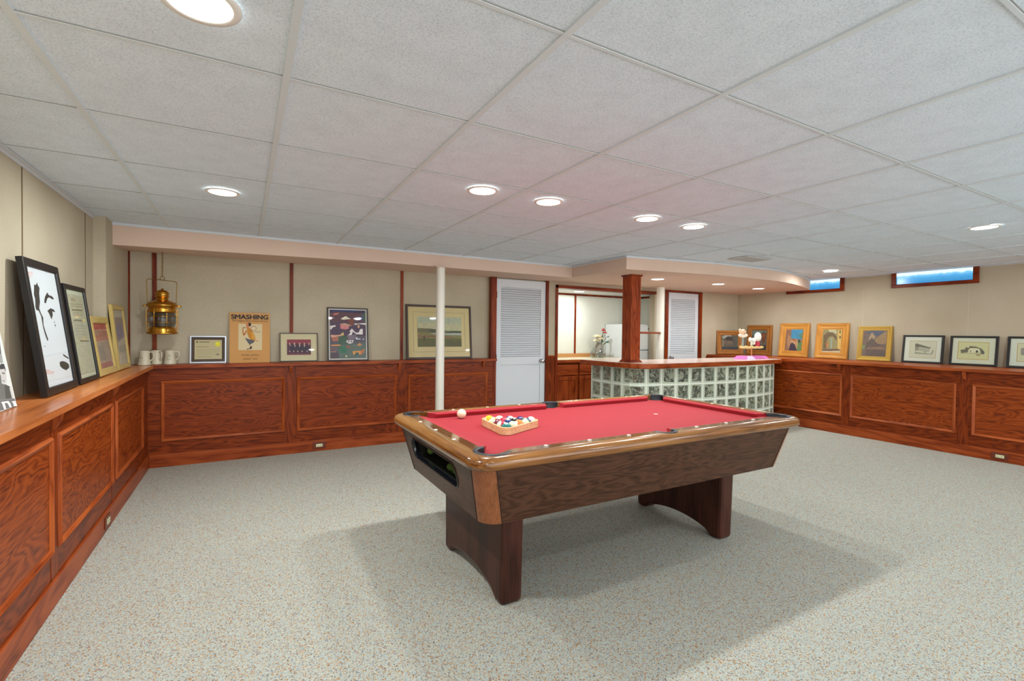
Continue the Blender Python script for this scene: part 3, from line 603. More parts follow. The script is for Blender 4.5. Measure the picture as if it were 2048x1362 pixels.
for (a, b_) in zip([(-1.04, 5.13)]+SP[:-1], SP):
    d = Vector((b_[0]-a[0], b_[1]-a[1], 0)).normalized(); nrm = Vector((d.y, -d.x, 0))*.008
    g.prism([a, b_, (b_[0]+nrm.x, b_[1]+nrm.y), (a[0]+nrm.x, a[1]+nrm.y)], ZC-.018, ZC+.004)
g.build('ceiling_edge_trim', flat('d4dadf', .4), ceil_o)
v = MB(); v.box((4.86, 3.37, ZC-.006), (5.30, 3.63, ZC+.002))
vent = st(v.build('trim_7', flat('d0d2d0', .5), None, .003))
v = MB()
for k in range(9): v.box((4.88, 3.39+.026*k, ZC-.009), (5.28, 3.40+.026*k, ZC-.006))
v.build('vent_slat', flat('b0b2b0', .5), vent)
# soffit: beam along the back wall and curved bulkhead over the bar
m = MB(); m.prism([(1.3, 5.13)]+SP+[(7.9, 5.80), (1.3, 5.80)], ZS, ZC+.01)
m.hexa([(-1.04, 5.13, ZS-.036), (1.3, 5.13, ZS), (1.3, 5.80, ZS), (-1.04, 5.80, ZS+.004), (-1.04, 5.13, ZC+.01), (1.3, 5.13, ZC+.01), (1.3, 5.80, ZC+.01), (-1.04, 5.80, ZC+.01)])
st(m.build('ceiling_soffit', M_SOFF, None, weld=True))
# walls
wl = MB(); wl.box((-1.14, Y0, 0), (XLU, 5.85, ZC+.01)); wl.box((XLU, 4.905, 0), (XSTEP, 5.80, ZC+.005)); wall_left = st(wl.build('wall_left', M_WALL))
s_ = MB()
for y in (.03, 1.2, 2.36, 3.526, 4.691): s_.box((XLU-.001, y-.006, .9), (XLU+.002, y+.006, ZC))
s_.build('panel_seam', flat('6e5a40', .8), wall_left)
def vbat(name, x, y, z0, z1, w=.032, d=.014, axis='b', mat=None, parent=None):
    m = MB()
    if axis == 'b': m.box((x-w/2, y-d, z0), (x+w/2, y, z1))
    return m.build(name, mat or oak_dark['z'], parent)
wall_back = st(box('wall_back', (-1.04, YBU, 0), (2.86, 5.86, 2.2), M_WALL))                      # behind ledge
for a, b_ in (((2.84, 5.715, 0), (3.74, 5.86, 2.2)), ((3.73, 5.66, 0), (3.88, 5.80, 2.2)), ((3.88, 5.66, 1.97), (5.81, 5.79, 2.2)), ((5.81, 5.66, 0), (6.07, 5.78, 2.2)), ((6.05, 5.715, 0), (6.93, 5.86, 2.2)), ((6.90, 5.66, 0), (7.95, 5.80, 2.2))):
    st(box('wall_back', a, b_, M_WALL))                          # either side of the doors and over the opening
vb = MB()
vbat('batten', -.758, YBU, .97, ZS, .034, parent=wall_back); vbat('batten', .45, YBU, .97, ZS, .034, parent=wall_back); vbat('batten', 1.672, YBU, .97, ZS, .034, parent=wall_back)
box('batten', (XSTEP, YBU-.016, .97), (XSTEP+.014, YBU, ZS), oak_dark['z'], wall_back)
box('wood_panel', (3.748, 5.652, 0), (3.862, 5.66, .985), oak['z'], wall_back)
box('batten', (3.748, 5.646, .985), (3.862, 5.66, 1.0), oak_light['x'], wall_back)
# right wall with window openings' frames
wr = MB(); wr.box((XRU, Y0, 0), (8.05, 5.86, ZC+.01)); wall_right = st(wr.build('wall_right', M_WALL))
s_ = MB()
for y in (.10, 1.27, 2.449, 3.62): s_.box((XRU-.002, y-.004, .9), (XRU+.001, y+.004, 2.0))
s_.build('panel_seam', flat('c4b8a2', .8), wall_right)
# room behind the bar opening
alc = [st(box('wall_alcove', (3.5, 6.38, 0), (6.2, 6.48, 2.0), M_WHITEWALL)), st(box('wall_alcove', (3.5, 5.86, 0), (3.6, 6.38, 2.0), M_WHITEWALL)), st(box('wall_alcove', (6.1, 5.80, 0), (6.2, 6.38, 2.0), M_WHITEWALL))]
st(box('ceiling_alcove', (3.5, 5.79, 1.966), (6.2, 6.48, 2.03), M_WHITE))
for a, b_ in (((3.6, 6.362, 1.935), (6.1, 6.38, 1.966)), ((6.084, 5.80, 1.935), (6.1, 6.38, 1.966)), ((4.735, 6.366, .95), (4.765, 6.38, 1.94))):
    box('batten', a, b_, oak_dark['z'], alc[2] if a[0] > 6 else alc[0])
# trim around the opening
tr = st(empty('trim_1', (4.85, 5.65, 0)))
def pbox(name, a, b_, m, parent, bevel=0.0):
    o = box(name, a, b_, m, None, bevel); o.parent = parent; o.matrix_parent_inverse = Matrix.Translation(-Vector(parent.location)); return o
pbox('casing', (3.866, 5.643, 0), (3.906, 5.80, 2.005), oak_dark['z'], tr, .003)
pbox('casing', (3.866, 5.643, 1.962), (5.83, 5.80, 2.006), oak_dark['x'], tr, .003)
# ------------------------------------------------------------------ wainscot, skirting, ledges
def moulding(name, u0, u1, z0, z1, plane, axis, parent, sgn, w=.030, d=.016):
    # rectangle of moulding around a panel; plane = coordinate of the face; sgn = direction it stands proud
    def P(u, z, dd): return (u, plane+sgn*dd, z) if axis == 'y' else (plane+sgn*dd, u, z)
    loops = []
    for ins, dd in ((0, 0), (.003, d*.7), (w*.35, d), (w*.75, d*.55), (w, 0.002)):
        loops.append([P(u0+ins, z0+ins, dd), P(u1-ins, z0+ins, dd), P(u1-ins, z1-ins, dd), P(u0+ins, z1-ins, dd)])
    ga = 'x' if axis == 'y' else 'y'
    m = MB()
    for k in range(len(loops)-1):
        for i in range(4):
            j = (i+1) % 4; m.add([loops[k][i], loops[k][j], loops[k+1][j], loops[k+1][i]], [(0, 1, 2, 3)], mat=0 if i % 2 == 0 else 1)
    o = m.build(name, [oak_light[ga], oak_light['z']], None); o.parent = parent; return o
def inset(u0, u1, z0, z1, plane, axis, parent, sgn, mat):
    m = MB(); dd = .0015
    if axis == 'y': m.box((u0, min(plane, plane+sgn*dd), z0), (u1, max(plane, plane+sgn*dd), z1))
    else: m.box((min(plane, plane+sgn*dd), u0, z0), (max(plane, plane+sgn*dd), u1, z1))
    o = m.build('panel', mat); o.parent = parent
panelx = wood('oak_panel_x', '8a3a10', '722b09', '421803', 'x', rings=42, sc=1.35)
panely = wood('oak_panel_y', '9a4616', '82350e', '4a1b05', 'y', rings=42, sc=1.35)
panelz = wood('oak_panel_z', 'b05a32', '9a4826', '622a14', 'z', rings=30, sc=.9)
f_ = .012
tb = st(box('trim_2', (XLF-.25, YBF+f_, 0), (2.84, YBU+.01, ZL-.03), oak['x']))
tb['kind'] = 'structure'
for (a, b_, z0, z1) in ((-.692, .377, .238, .820), (.491, 1.573, .235, .815), (1.71, 2.765, .230, .800)):
    moulding('panel_moulding', a, b_, z0, z1, YBF+f_, 'y', tb, -1); inset(a+.03, b_-.03, z0+.03, z1-.03, YBF+f_, 'y', tb, -1, panelx)
for xx in (.434, 1.64): box('stile', (xx-.05, YBF+f_-.002, .12), (xx+.05, YBF+f_+.001, .945), oak['z'], tb)
tl = st(box('trim_3', (XLU-.01, Y0, 0), (XLF-f_, YBF+f_, .91), oak['y']))
for (a, b_) in ((4.28, 5.29), (3.09, 4.178), (1.90, 3.0), (.72, 1.81), (-.5, .62)):
    moulding('panel_moulding', a, b_, .255, .808, XLF-f_, 'x', tl, 1); inset(a+.03, b_-.03, .285, .778, XLF-f_, 'x', tl, 1, panely)
for yy in (4.23, 3.045, 1.855): box('stile', (XLF-f_-.001, yy-.05, .12), (XLF-f_+.002, yy+.05, .90), oak['z'], tl)
trr = st(box('trim_4', (XRF+f_, Y0, 0), (XRU+.01, 5.665, ZL-.03), oak['y']))
for (a, b_) in ((3.462, 4.60), (2.272, 3.364), (1.05, 2.137), (-.15, .95)):
    moulding('panel_moulding', a, b_, .236, .808, XRF+f_, 'x', trr, -1); inset(a+.03, b_-.03, .266, .778, XRF+f_, 'x', trr, -1, panely)
for yy in (3.413, 2.205): box('stile', (XRF+f_-.002, yy-.045, .12), (XRF+f_+.001, yy+.045, .945), oak['z'], trr)
st(box('baseboard_back', (XLF, YBF, 0), (2.84, YBF+f_+.002, .122), oak_base['x'], None, .003))
st(box('baseboard_left', (XLF-f_-.002, Y0, 0), (XLF, YBF+f_, .125), oak_base['y'], None, .003))
st(box('baseboard_right', (XRF, Y0, 0), (XRF+f_+.002, 5.66, .122), oak_base['y'], None, .003))
# ledge shelves on top of the wainscot
def zleft(y): return ZL - .035*min(1.3, max(0, (5.55-y)/3.6))
lo = tag(empty('ledge_shelf', (-.9, 2.5, .90)), 'long honey oak ledge shelf running along the left wall under the leaning black frames', 'shelf')
m = MB(); ys = [Y0, 1.0, 2.0, 3.0, 4.0, 5.0, 5.541]
for a, b_ in zip(ys[:-1], ys[1:]):
    za, zb = zleft(a), zleft(b_); xf = XLF+.035
    m.hexa([(XLU, a, za-.032), (xf, a, za-.032), (xf, b_, zb-.032), (XLU, b_, zb-.032), (XLU, a, za), (xf, a, za), (xf, b_, zb), (XLU, b_, zb)])
def setpar(o, p): o.parent = p; o.matrix_parent_inverse = Matrix.Translation(-Vector(p.location)); return o
setpar(m.build('shelf_board', oak_ledge['y'], None), lo)
def corbel_x(y, x, sgn, z, p):
    mm = MB(); prof = [(0, 0), (.034, 0), (.030, -.03), (.016, -.062), (0, -.085)]
    mm.prism(prof, y-.014, y+.014, tf=lambda u, v, ww: (x+sgn*u, ww, z+v)); return setpar(mm.build('bracket', oak_light['z'], None), p)
def corbel_y(x, y, z, p):
    mm = MB(); prof = [(0, 0), (.034, 0), (.030, -.03), (.016, -.062), (0, -.085)]
    mm.prism(prof, x-.014, x+.014, tf=lambda u, v, ww: (ww, y-u, z+v)); return setpar(mm.build('bracket', oak_light['z'], None), p)
for y in (4.23, 3.045, 1.855): corbel_x(y, XLF-f_+.001, 1, zleft(y)-.033, lo)
lb = tag(empty('ledge_shelf', (1.0, 5.65, .94)), 'reddish oak ledge shelf along the back wall holding posters and white steins', 'shelf')
setpar(box('shelf_board', (XLU, 5.541, ZL-.032), (2.878, YBU+.005, ZL), oak_base['x'], None), lb)
for x in (.434, 1.600, 2.70): corbel_y(x, YBF+f_-.001, ZL-.033, lb)
lr = tag(empty('ledge_shelf', (7.4, 3.0, .94)), 'oak ledge shelf along the right wall below the small high windows', 'shelf')
m = MB(); m.box((XRF-.035, Y0, ZL-.032), (XRU+.005, 3.62, ZL)); m.box((XRF+.03, 3.62, ZL-.034), (XRU+.005, 5.661, ZL-.002))
setpar(m.build('shelf_board', oak_light['y'], None), lr)
for y in (3.50, 2.205): corbel_x(y, XRF+f_-.001, -1, ZL-.033, lr)
# ------------------------------------------------------------------ louvred doors
def louvre_door(name, x0, x1, y, z1, cas_l, cas_r, top=None):
    root = st(empty(name, ((x0+x1)/2, y, 0))); cx = (x0+x1)/2
    L = lambda a, b_, n, m, bv=0.0: setpar(box(n, a, b_, m, None, bv), root)
    wst = .075; zr = .88; zt = z1-.105
    m = MB()
    m.box((x0, y, 0), (x0+wst, y+.035, z1)); m.box((x1-wst, y, 0), (x1, y+.035, z1)); m.box((x0+wst, y, zt), (x1-wst, y+.035, z1))
    m.box((x0+wst, y, zr), (x1-wst, y+.035, zr+.11)); m.box((x0+wst, y, 0), (x1-wst, y+.035, .16)); m.box((x0+wst, y+.012, .16), (x1-wst, y+.03, zr))
    setpar(m.build('door_slab', M_DOOR, None, .002), root)
    m = MB(); z = zr+.115
    while z < zt-.018:
        m.hexa([(x0+wst, y+.002, z), (x1-wst, y+.002, z), (x1-wst, y+.026, z+.021), (x0+wst, y+.026, z+.021), (x0+wst, y+.002, z+.008), (x1-wst, y+.002, z+.008), (x1-wst, y+.026, z+.032), (x0+wst, y+.026, z+.032)]); z += .0305
    setpar(m.build('louvre', M_DOOR, None), root)
    k = MB(); kx = cas_r if False else 0
    for a in cas_l: L((a[0], y-.024-(.004 if a[1]-a[0] < .05 else 0), 0), (a[1], y+.045, z1+.02 if not top else top), 'casing', oak_dark['z'], .003)
    for a in cas_r: L((a[0], y-.024, 0), (a[1], y+.045, z1+.02 if not top else top), 'casing', oak_dark['z'], .003)
    if top: L((cas_l[0][0], y-.025, z1+.004), (cas_r[0][1], y+.045, top), 'casing', oak_dark['x'], .003)
    return root
def knob(root, x, y, z):
    m = MB(); m.lathe([(.001, 0), (.030, 0), (.031, -.005), (.014, -.010), (.010, -.028), (.022, -.038), (.029, -.052), (.024, -.064), (.001, -.068)], (x, y, z), 20, axis='y')
    return setpar(m.build('door_knob', M_CHROME, None), root)
d1 = louvre_door('door_1', 2.922, 3.706, 5.672, 2.035, [(2.84, 2.872), (2.87, 2.920)], [(3.708, 3.748)])
knob(d1, 3.640, 5.672, .925)
for z in (1.82, .98, .25): setpar(box('hinge', (2.912, 5.655, z-.045), (2.930, 5.672, z+.045), flat('3a2a20', .5, metal=.6), None), d1)
d2 = louvre_door('door_2', 6.118, 6.857, 5.672, 2.015, [(6.040, 6.116)], [(6.859, 6.933)], 2.049)
knob(d2, 6.19, 5.672, .93)
# ------------------------------------------------------------------ windows high on the right wall
def window(name, y0, y1, z0):
    root = st(empty(name, (XRU, (y0+y1)/2, z0)))
    m = MB(); x = XRU; w_ = .055
    m.box((x-.03, y0, z0), (x, y1, z0+.045)); m.box((x-.03, y0, z0+.045), (x, y0+w_, ZC)); m.box((x-.03, y1-w_, z0+.045), (x, y1, ZC))
    setpar(m.build('window_frame', oak_dark['y'], None, .003), root)
    setpar(box('window_pane', (x-.012, y0+w_, z0+.045), (x-.006, y1-w_, ZC-.002), M_BLUE, None), root)
window('window_1', 3.872, 4.748, 2.003); window('window_2', 2.354, 3.265, 1.999)
# ------------------------------------------------------------------ columns, post, rail
def column(x, y, r, z0, z1, label, cap=True):
    root = tag(empty('support_column', (x, y, z0)), label, 'column')
    m = MB(); m.lathe([(r, 0), (r, z1-z0)], (0, 0, 0), 28); m.build('shaft', M_COL, root)
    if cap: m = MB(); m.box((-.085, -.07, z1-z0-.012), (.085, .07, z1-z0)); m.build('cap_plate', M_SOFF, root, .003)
    m = MB(); m.box((-.07, -.07, 0), (.07, .07, .008)); m.build('base_plate', M_COL, root, .002)
    return root
column(1.925, 5.10, .0485, 0, ZS-.001, 'slim round cream steel column standing in front of the framed landscape')
column(5.60, 5.34, .060, 0, ZS-.001, 'round white column behind the bar beside the wooden post and door')
# ------------------------------------------------------------------ bar
ZBAR = .9675
bp_ = [(3.93, 5.15), (3.95, 4.95), (3.97, 4.70), (4.00, 4.42), (4.03, 4.29), (4.09, 4.19), (4.18, 4.135), (4.32, 4.115), (4.7, 4.12), (5.04, 4.125), (5.6, 4.14), (6.1, 4.16), (6.6, 4.20), (6.98, 4.25), (7.04, 4.30), (7.06, 4.38), (7.01, 4.85), (6.4, 4.88), (4.85, 4.88), (4.80, 4.93), (4.78, 5.15)]
bar = tag(empty('bar_counter', (4.9, 4.5, 0)), 'curved bar counter with pale laminate top and oak edge on glass blocks', 'bar')
def shrink(poly, d):
    n = len(poly); c = []
    for i in range(n):
        a, b_, e = Vector(poly[i-1]), Vector(poly[i]), Vector(poly[(i+1) % n])
        t1 = (b_-a).normalized(); t2 = (e-b_).normalized(); nn = (Vector((-t1.y, t1.x))+Vector((-t2.y, t2.x))).normalized(); c.append(tuple(b_+nn*d))
    return c
inn = shrink(bp_, .012)
setpar(MB().prism(inn, ZBAR-.02, ZBAR, smooth=False).build('countertop', M_LAM, None), bar)
m = MB(); o2 = [[(x, y, z) for x, y in q] for q, z in ((inn, ZBAR-.002), (shrink(bp_, .003), ZBAR-.001), (bp_, ZBAR-.006), (bp_, ZBAR-.055), (shrink(bp_, .01), ZBAR-.062), (shrink(bp_, .10), ZBAR-.062))]
m.loft(o2, False); setpar(m.build('edge_band', oak_base['x'], None), bar)
# path of the glass block wall (outer face)
path = [(4.158, 5.19), (4.152, 4.975), (4.148, 4.76), (4.15, 4.575)]
cx_, cy_ = 4.36, 4.575
arc = [(cx_-.21*math.cos(R(a)), cy_-.21*math.sin(R(a))) for a in (30, 60, 90)]
path2 = [(4.36, 4.365), (4.575, 4.325), (4.79, 4.285), (5.005, 4.252), (5.22, 4.225), (5.435, 4.20), (5.65, 4.19), (5.865, 4.182), (6.08, 4.185), (6.295, 4.192), (6.50, 4.215), (6.70, 4.25), (6.87, 4.30)]
gw = tag(empty('glass_block_panel', (5.2, 4.4, 0)), 'curved wall of wavy clear glass blocks in pale mortar under the bar top', 'glass block wall')
ROWS = [(.052, .262), (.262, .474), (.474, .686), (.686, .903)]
segs = [(path[i], path[i+1]) for i in range(3)] + [('arc', None)] + [(path2[i], path2[i+1]) for i in range(len(path2)-1)]
gl = MB(); mo = MB(); g_ = .006; TH = .09
def strip(pts, z0, z1, d0, d1, mb, mat=None):
    # pts outer line; wall thickness goes inwards (left of travel direction)
    P = [Vector(p) for p in pts]; nn = []
    for i in range(len(P)):
        t = (P[min(i+1, len(P)-1)]-P[max(i-1, 0)]).normalized(); nn.append(Vector((-t.y, t.x)))
    for i in range(len(P)-1):
        a0, a1 = P[i]+nn[i]*d0, P[i]+nn[i]*d1; b0, b1 = P[i+1]+nn[i+1]*d0, P[i+1]+nn[i+1]*d1
        mb.hexa([(a0.x, a0.y, z0), (b0.x, b0.y, z0), (b1.x, b1.y, z0), (a1.x, a1.y, z0), (a0.x, a0.y, z1), (b0.x, b0.y, z1), (b1.x, b1.y, z1), (a1.x, a1.y, z1)], mat)
for (a, b_) in segs:
    pts = ([path[3]] + arc) if a == 'arc' else [a, b_]
    P0, P1 = Vector(pts[0]), Vector(pts[-1])
    # shorten ends for the mortar joint
    q = [Vector(p) for p in pts]; q[0] = q[0] + (q[1]-q[0]).normalized()*g_; q[-1] = q[-1] + (q[-2]-q[-1]).normalized()*g_
    for (z0, z1) in ROWS:
        strip(q, z0+g_, z1-g_, .002, .012, gl); strip(q, z0+g_, z1-g_, TH-.012, TH-.002, gl)
        # pressed glass rim around each block
        strip([q[0], q[0]+(q[1]-q[0]).normalized()*.030], z0+g_, z1-g_, .0, .016, mo, 1); strip([q[-1]+(q[-2]-q[-1]).normalized()*.022, q[-1]], z0+g_, z1-g_, .0, .016, mo, 1)
        strip(q, z0+g_, z0+g_+.022, -.0005, .0155, mo, 1); strip(q, z1-g_-.014, z1-g_, -.0005, .0155, mo, 1)
    # joints
    e0 = Vector(pts[0]); t = (Vector(pts[1])-e0).normalized()
    strip([e0-t*g_, e0+t*g_], .04, .905, -.001, TH+.001, mo, 0)
    for z in (.052, .262, .474, .686, .903):
        strip(pts, z-g_, z+g_, -.0018, TH+.0018, mo, 0)
e0 = Vector(path2[-1]); strip([tuple(e0-Vector((.012, .003))), tuple(e0)], .04, .905, -.001, TH, mo, 0)
M_RIM = flat('dde6d2', .15, trans=.25)
setpar(gl.build('glass_block', M_BLOCK, None), gw)
setpar(mo.build('mortar', [M_MORTAR, M_RIM], None), gw)
m = MB(); strip([path[0], path[1], path[2], path[3]]+arc+path2[1:], 0, .045, .004, TH-.004, m); setpar(m.build('base', oak['x'], None), gw)
ib = tag(box('bar_back_cabinet', (4.62, 4.62, 0), (6.72, 4.84, .885), oak_dark['x']), 'dark oak cabinet behind the glass blocks under the bar counter', 'cabinet')
box('door', (5.0, 4.84, .1), (6.3, 4.855, .8), oak['z'], ib)
# wooden post standing on the bar, rail to the column
post = tag(empty('wooden_post', (4.22, 4.50, ZBAR)), 'square oak post rising from the bar counter to the bulkhead', 'post')
H = ZS-.001-ZBAR
MB().loft([[(sx*w_/2*1, sy*w_/2, z) for sx, sy in ((-1,-1),(1,-1),(1,1),(-1,1))] for w_, z in ((.158, 0), (.158, H))], False, True, True).build('shaft', post_w := wood('oak_post', '9c4620', '843516', '52200c', 'z', rings=34, sc=.9), post, .004)
for z0, s0, z1, s1 in ((0, .20, .03, .165), (H, .19, H-.02, .17)):
    MB().loft([[(sx*w_/2, sy*w_/2, z) for sx, sy in ((-1,-1),(1,-1),(1,1),(-1,1))] for w_, z in ((s0, z0), (s0*.98, z0+(z1-z0)*.25), (s1, z1))], False, True, True).build('moulding', oak_dark['x'], post)
a, b_ = Vector((4.305, 4.563, 0)), Vector((5.56, 5.31, 0)); t = (b_-a).normalized(); n_ = Vector((-t.y, t.x, 0))*.022
rl = MB().prism([tuple((a-n_).xy), tuple((b_-n_).xy), tuple((b_+n_).xy), tuple((a+n_).xy)], 1.322, 1.350).build('wooden_rail', oak_dark['x'], None, .003)
tag(rl, 'horizontal oak rail joining the wooden post to the white column', 'rail')
# ------------------------------------------------------------------ back cabinet, worktop, fridge, vases
cab = tag(empty('base_cabinet', (4.6, 5.77, 0)), 'oak base cabinet with drawers and panel doors below the back opening', 'cabinet')
P_ = lambda n, a, b_, m, bv=0.0, par=None: setpar(box(n, a, b_, m, None, bv), par or cab)
P_('body', (3.892, 5.77, .08), (5.36, 6.37, .884), oak['z'])
P_('toe_kick', (3.892, 5.82, 0), (5.36, 6.3, .08), oak_dark['x'])
def cdoor(x0, x1, z0, z1, nm):
    m = MB(); w_ = .055
    if nm == 'door':
        m.box((x0, 5.752, z0), (x0+w_, 5.77, z1)); m.box((x1-w_, 5.752, z0), (x1, 5.77, z1)); m.box((x0+w_, 5.752, z0), (x1-w_, 5.77, z0+w_)); m.box((x0+w_, 5.752, z1-w_), (x1-w_, 5.77, z1)); m.box((x0+w_, 5.761, z0+w_), (x1-w_, 5.77, z1-w_))
    else: m.box((x0, 5.752, z0), (x1, 5.77, z1))
    setpar(m.build(nm, oak_base['z'] if nm == 'door' else oak_base['x'], None, .003), cab)
for (x0, x1) in ((3.90, 4.350), (4.385, 4.80), (4.83, 5.30)):
    cdoor(x0, x1, .70, .85, 'drawer'); cdoor(x0, x1, .12, .68, 'door')
wt = tag(empty('worktop', (4.5, 6.05, .886)), 'cream worktop with oak edge below the back opening', 'worktop')
P_('top', (3.892, 5.735, .886), (5.37, 6.375, .925), flat('d8d0b4', .3), 0, wt); P_('edge_strip', (3.905, 5.722, .884), (5.37, 5.736, .927), oak_light['x'], .002, wt); P_('backsplash', (3.892, 6.355, .925), (5.37, 6.377, .985), flat('c08850', .4), 0, wt)
fr = tag(empty('refrigerator', (5.70, 5.76, 0)), 'white top-freezer refrigerator behind the wooden post', 'refrigerator')
F = lambda n, a, b_, m, bv=0.0: setpar(box(n, a, b_, m, None, bv), fr)
F('body', (5.39, 5.835, .02), (6.03, 6.37, 1.475), flat('e2e6e8', .35), .008); F('freezer_door', (5.395, 5.79, 1.06), (6.025, 5.832, 1.462), flat('c8cac6', .35), .006); F('door', (5.395, 5.79, .06), (6.025, 5.832, 1.045), flat('c4c6c2', .35), .006); F('badge', (5.80, 5.787, 1.395), (5.88, 5.791, 1.415), flat('3a3c40', .3)); F('handle', (5.42, 5.77, 1.12), (5.44, 5.791, 1.35), flat('d8dad8', .3), .003); F('foot', (5.42, 5.85, 0), (5.46, 5.89, .02), M_BLACK)
M_VASE = pane('vase_glass'); M_VASE.node_tree.nodes['Transparent BSDF'].inputs['Color'].default_value = (.90, .93, .94, 1)
for n_ in M_VASE.node_tree.nodes:
    if n_.type == 'MATH': n_.inputs[1].default_value = .5
def vase_glass(x, y, label):
    m = MB(); m.lathe([(.03, 0), (.05, .01), (.068, .045), (.066, .085), (.045, .115), (.026, .135), (.028, .165), (.025, .165), (.023, .135), (.042, .113), (.062, .085), (.064, .045), (.046, .014), (.001, .010)], (0, 0, 0), 24, cap=False)
    o = m.build('glass_vase', M_VASE); o.location = (x, y, .926); return tag(o, label, 'vase', 'glass vases on the back worktop')
vase_glass(4.84, 5.98, 'round clear glass vase, the left one of two by the refrigerator'); vase_glass(4.985, 5.99, 'round clear glass vase nearest the refrigerator side')
gv = tag(empty('flower_vase', (5.12, 6.20, .926)), 'grey ceramic vase beside the refrigerator', 'vase')
m = MB(); m.lathe([(.001, 0), (.05, 0), (.062, .03), (.075, .12), (.066, .19), (.045, .22), (.05, .24), (.044, .24), (.04, .22), (.001, .2)], (0, 0, 0), 24, cap=False); m.build('body', flat('8a8278', .45), gv)
random.seed(4)
fl = tag(empty('flower_bouquet', (5.12, 6.20, 1.13)), 'silk bouquet with cream and red blooms in the grey vase', 'flowers')
st_ = MB(); lf = MB(); cr = MB(); rd = MB()
def bloom(mb, c, r, n=14, flat_=.5):
    for k in range(n):
        a = k*2.4; e = math.sqrt(k/n); d = Vector((math.cos(a)*e, math.sin(a)*e*.8, .35-.5*e*e))*r
        mb.ball((c[0]+d.x, c[1]+d.y, c[2]+d.z), r*.38, 8, 5, (1, 1, flat_))
for c, r, mb in (((-.075, -.03, .14), .062, cr), ((-.02, -.05, .10), .05, cr), ((-.09, -.02, .07), .045, cr), ((.07, -.02, .235), .034, rd), ((.10, -.02, .20), .032, rd), ((.055, -.03, .26), .024, rd)):
    bloom(mb, c, r); st_.tube([(0, 0, -.1), (c[0]*.4, c[1]*.4, 0), (c[0], c[1], c[2]-.01)], .003, 6)
for k in range(16):
    a = k*2.1; rr = .05+.05*random.random(); p = Vector((.05+math.cos(a)*rr, math.sin(a)*rr*.7-.01, .02+.13*random.random())); d = Vector((math.cos(a), math.sin(a)*.6, .4)).normalized(); s2 = Vector((-d.y, d.x, .2)).normalized()*.016
    lf.add([p, p+d*.03+s2, p+d*.07, p+d*.03-s2+Vector((0, 0, -.006))], [(0, 1, 2, 3)]); st_.tube([(0, 0, -.05), tuple(p)], .002, 5)
cr.build('cream_bloom', flat('e8d8b0', .7), fl); rd.build('red_bloom', flat('c8202c', .6), fl); lf.build('leaf', flat('3c6a48', .5), fl)['kind'] = 'stuff'; st_.build('stem', flat('4a5a34', .6), fl)
# ------------------------------------------------------------------ toy on the bar
toy = tag(empty('toy_carousel', (6.62, 4.50, ZBAR+.001)), 'small painted toy carousel on a pink base at the end of the bar', 'toy')
m = MB(); m.loft([[(sx*w_, sy*d_, z) for sx, sy in ((-1,-1),(1,-1),(1,1),(-1,1))] for w_, d_, z in ((.29, .10, 0), (.235, .07, .045))], False, True, True); m.build('base', flat('d070b8', .5), toy)
m = MB(); m.loft([[(sx*w_-.14, sy*d_-.002, z) for sx, sy in ((-1,-1),(1,-1),(1,1),(-1,1))] for w_, d_, z in ((.10, .10, .0), (.05, .072, .046))], False, True, True); m.build('base_stripe', flat('dcc4ec', .5), toy)
m = MB(); m.tube([(0, 0, .045), (0, 0, .165)], .011, 10); m.build('pole', flat('e09860', .5), toy)
m = MB(); n = 64
m.loft([[( (.24+.012*math.cos(12*2*math.pi*k/n))*math.cos(2*math.pi*k/n), (.09+.01*math.cos(12*2*math.pi*k/n))*math.sin(2*math.pi*k/n), z+.008*math.cos(12*2*math.pi*k/n)) for k in range(n)] for z in (.160, .186)], True, True, True); m.build('platform', flat('dcc080', .5), toy)
m = MB(); m.tube([(-.21, 0, .18), (-.21, 0, .345)], .013, 10); m.build('stick', flat('98a49c', .5), toy)
m = MB()
for k, (dx, dz, r) in enumerate(((-.03, .09, .035), (.02, .10, .038), (.05, .085, .03), (-.05, .115, .024), (.0, .065, .035))): m.ball((-.225+dx, 0, .31+dz), r, 12, 8, (1, .7, .8))
m.build('peach_rosette', flat('ecc4a4', .6), toy)
m = MB()
for k in range(5): a = R(200+35*k); m.ball((-.21+.055*math.cos(a)*1.3, -.005, .355+.02*math.sin(a)), .03, 12, 8, (1.2, .6, .75))
m.build('pale_petal', flat('ece0d0', .6), toy)
m = MB(); m.ball((-.035, 0, .285), .035, 12, 8, (.8, .7, 1)); m.ball((.03, -.01, .275), .042, 12, 8, (1, .7, .9)); m.ball((-.005, 0, .225), .02, 10, 8, (.8, .8, 1.8)); m.ball((.04, 0, .235), .03, 10, 8); m.build('white_blossom', flat('e8ece8', .5), toy)
m = MB(); m.lathe([(.034, .186), (.034, .255)], (.145, 0, 0), 18); m.build('red_pedestal', flat('b83048', .45), toy)
m = MB(); m.ball((.148, 0, .325), .062, 18, 12, (1, .7, 1.15)); m.build('white_globe', flat('e8ece4', .35), toy)
